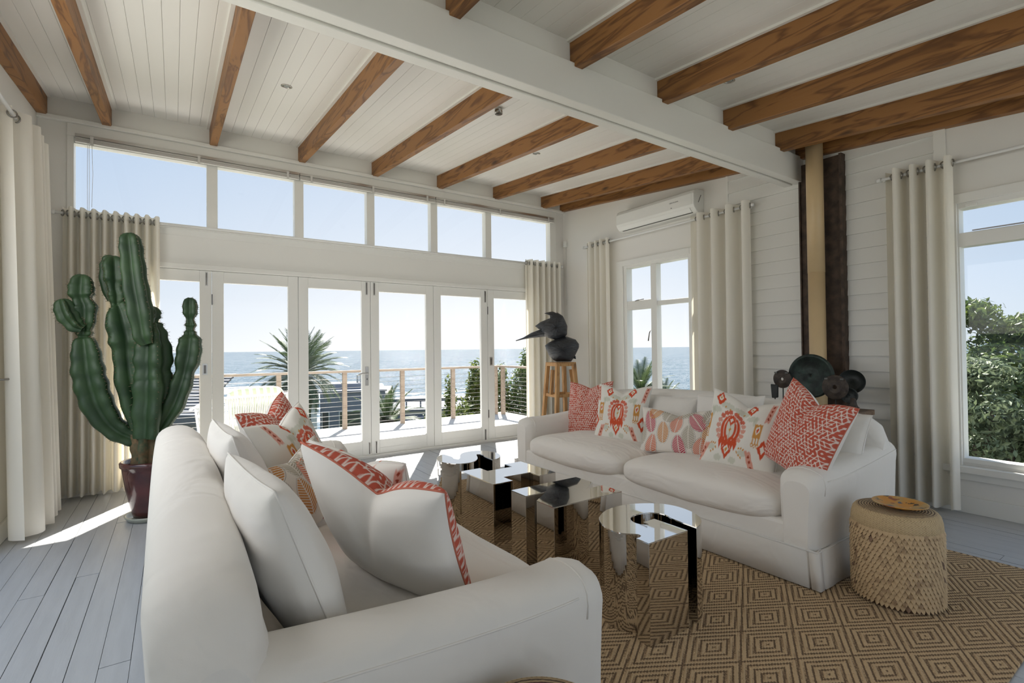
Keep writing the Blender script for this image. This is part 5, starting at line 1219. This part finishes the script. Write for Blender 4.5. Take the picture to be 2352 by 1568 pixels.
# ================================================================== NEIGHBOURING HOUSES
GR1 = mat('grey_render', (.25, .265, .30), .8, var=.06, vscale=1); GR2 = mat('pale_render', (.62, .60, .55), .8); ROOF = mat('dark_roof_sheet', (.12, .135, .16), .5, bump=.3, bscale=3); ROOFG = mat('grey_slats', (.17, .175, .185), .6, bump=.4, bscale=4, stretch=(1, 14, 1)); WPANE = mat('dark_pane', (.06, .08, .08), .08, spec=.8); WHT = mat('white_render', (.75, .75, .73), .7)
def house(label, px0, py0, px1, py1, dist, zb_, depth, m, cap=None):
    a = at(px0, py0, dist); b = at(px1, py1, dist); d = Vector((b.x-a.x, b.y-a.y, 0)); ln = d.length; an = math.atan2(d.y, d.x); t = thing('house', label, 'house', (a.x, a.y, zb_), an, group='houses below the deck'); h = (a.z+b.z)/2-zb_
    MB().box(0, 0, 0, ln, depth, h).build('wall', m, t); MB().box(-.12, -.12, h, ln+.12, depth+.12, h+.14).build('parapet', cap or m, t)
    t['h'] = h; t['ln'] = ln; return t, ln, h
def hwin(t, x0, z0, x1, z1, fr=WHT):
    w_ = MB().box(x0, -.06, z0, x1, .02, z1).build('window', fr, t); e = .07; MB().box(x0+e, -.075, z0+e, x1-e, -.05, z1-e).build('pane', WPANE, w_)
t, ln, h = house('grey rendered house with a tall window behind the palm', 735, 898, 885, 903, 38, -9, 7, GR1)
hwin(t, ln*.28, h-3.5, ln*.62, h-1.3); hwin(t, ln*.02, h-3.4, ln*.14, h-1.3)
MB().box(ln*.0, 1.2, h, ln*.62, 4, h+.55).build('roof_box', GR1, t); MB().box(ln*.60, 2.0, h+.14, ln*.66, 2.4, h+1.3).build('chimney', GR2, t)
for k in range(4): MB().box(ln*.55+k*.25, 2.2, h+.5, ln*.55+k*.25+.15, 2.4, h+1.15).build('roof_vent', GR2, t)
t, ln, h = house('pale flat roofed house right of the lever handle', 868, 906, 900, 903, 49, -9, 9, GR1, GR2)
MB().box(-.6, 1, h, .5, 2, h+.8).build('roof_box', GR1, t)
t, ln, h = house('long low house with a dark roof and railing beyond the deck', 898, 948, 1065, 940, 34, -12, 9, GR2, ROOF)
MB().hexa([(-.3, -.6, h-.75), (ln+.3, -.6, h-.75), (ln+.3, .3, h-.05), (-.3, .3, h-.05), (-.3, -.6, h-.65), (ln+.3, -.6, h-.65), (ln+.3, .3, h+.05), (-.3, .3, h+.05)]).build('roof', ROOF, t)
MB().box(-.3, 1.0, h+.55, ln+.3, 1.1, h+.75).build('roof_rail', ROOF, t)
for k in range(6): MB().box(k*ln/5-.05, 1.0, h, k*ln/5+.05, 1.1, h+.6).build('rail_post', ROOF, t)
hwin(t, ln*.25, h-2.2, ln*.55, h-1.1); hwin(t, ln*.68, h-2.2, ln*.9, h-1.1)
t, ln, h = house('low white garden house beneath the palm', 652, 925, 728, 922, 37, -9, 3.0, WHT)
hwin(t, ln*.15, h-2.4, ln*.45, h-.5); hwin(t, ln*.55, h-2.4, ln*.85, h-.5)
# slatted roof of the next house seen past the cactus
a = at(270, 962, 15.5); b = at(420, 955, 14.5); d = Vector((b.x-a.x, b.y-a.y, 0)); ln = d.length
t = thing('pavilion', 'neighbouring pavilion with a grey slatted roof seen past the cactus', 'pavilion', (a.x, a.y, -4), math.atan2(d.y, d.x)); h = (a.z+b.z)/2+4
for k in range(14):
    f = k/14; MB().hexa([(-.3, f*1.7, h+f*.95), (ln+.3, f*1.7, h+f*.95), (ln+.3, (f+1/14)*1.7, h+(f+1/14)*.95-.03), (-.3, (f+1/14)*1.7, h+(f+1/14)*.95-.03)]+[(x_, y_, z_+.05) for x_, y_, z_ in [(-.3, f*1.7, h+f*.95), (ln+.3, f*1.7, h+f*.95), (ln+.3, (f+1/14)*1.7, h+(f+1/14)*.95-.03), (-.3, (f+1/14)*1.7, h+(f+1/14)*.95-.03)]]).build('roof_slat', ROOFG, t)
MB().box(-.35, -.08, h-.16, ln+.35, .0, h+.06).build('fascia', ROOF, t); MB().box(.1, .6, 0, ln-.1, .75, h-.1).build('wall', GR1, t)
lp = MB().box(ln*.52, .15, h-.55, ln*.60, .27, h-.28).build('lantern', GR2, t); MB().box(ln*.53, .14, h-.66, ln*.59, .28, h-.52).build('lantern_base', DARKGAP, lp)
# trees outside the tall right window
def bigtree(label, X, Y, ztop, zb0, w, m, seed, n, size, flat=.5):
    r = random.Random(seed); H = ztop-zb0; bl = []
    for k in range(26):
        q = r.uniform(0, 2*PI); rr_ = w*math.sqrt(r.random())*.8; zz = H*(.22+.70*r.random())*(1-.25*(rr_/w)**2); bl.append((rr_*math.cos(q), rr_*math.sin(q), zz, w*.30, w*.30, w*.22))
    for k in range(9):
        q = k*2.4; rr_ = w*.12*k/1.5*.55; bl.append((rr_*math.cos(q), rr_*math.sin(q), H-w*.18-.10*w*(rr_/w)**2, w*.30, w*.30, w*.18))
    return tree('broadleaf_tree', label, (X, Y, zb0), bl, n, size, m, seed, 'tree', 'trees outside the tall right window', .12)
bigtree('rounded yellow green tree rising highest outside the right window', 12.6, 3.3, 2.15, -3, 1.5, LF2, 31, 18000, .065)
bigtree('bright leafed tree in front of the grey roof outside the right window', 13.2, 2.1, 1.85, -3, 1.6, LF2, 32, 18000, .065)
bigtree('dense grey green bush close outside the right window', 8.6, 2.15, 1.12, -2.5, 1.15, LF3, 33, 20000, .042)
bigtree('second dense bush close outside the right window, nearer the frame edge', 8.9, .75, .98, -2.5, 1.2, LF3, 34, 14000, .042)
bigtree('dark bush low behind the left curtain edge of the right window', 9.2, 4.1, 1.0, -2.5, 1.3, LF3, 35, 7000, .06)
p0 = onX(2310, 772, 19); t = thing('gabled_house', 'grey roofed house behind the trees at the right edge', 'house', (19, p0.y, -3), group='houses below the deck')
h = p0.z+3; MB().add([(0, 0, h), (0, -3.4, h+1.75), (0, -6.8, h), (7, 0, h), (7, -3.4, h+1.75), (7, -6.8, h)], [(0, 1, 2), (5, 4, 3), (0, 3, 4, 1), (1, 4, 5, 2), (0, 2, 5, 3)]).build('roof', ROOFG, t)
MB().bar((-.05, .25, h-.1), (-.05, -3.4, h+1.83), .12, .16).build('bargeboard', WHT, t); MB().bar((-.05, -7.05, h-.1), (-.05, -3.4, h+1.83), .12, .16).build('bargeboard', WHT, t); MB().box(.3, -6.5, 0, 6.7, -.3, h).build('wall', GR2, t)
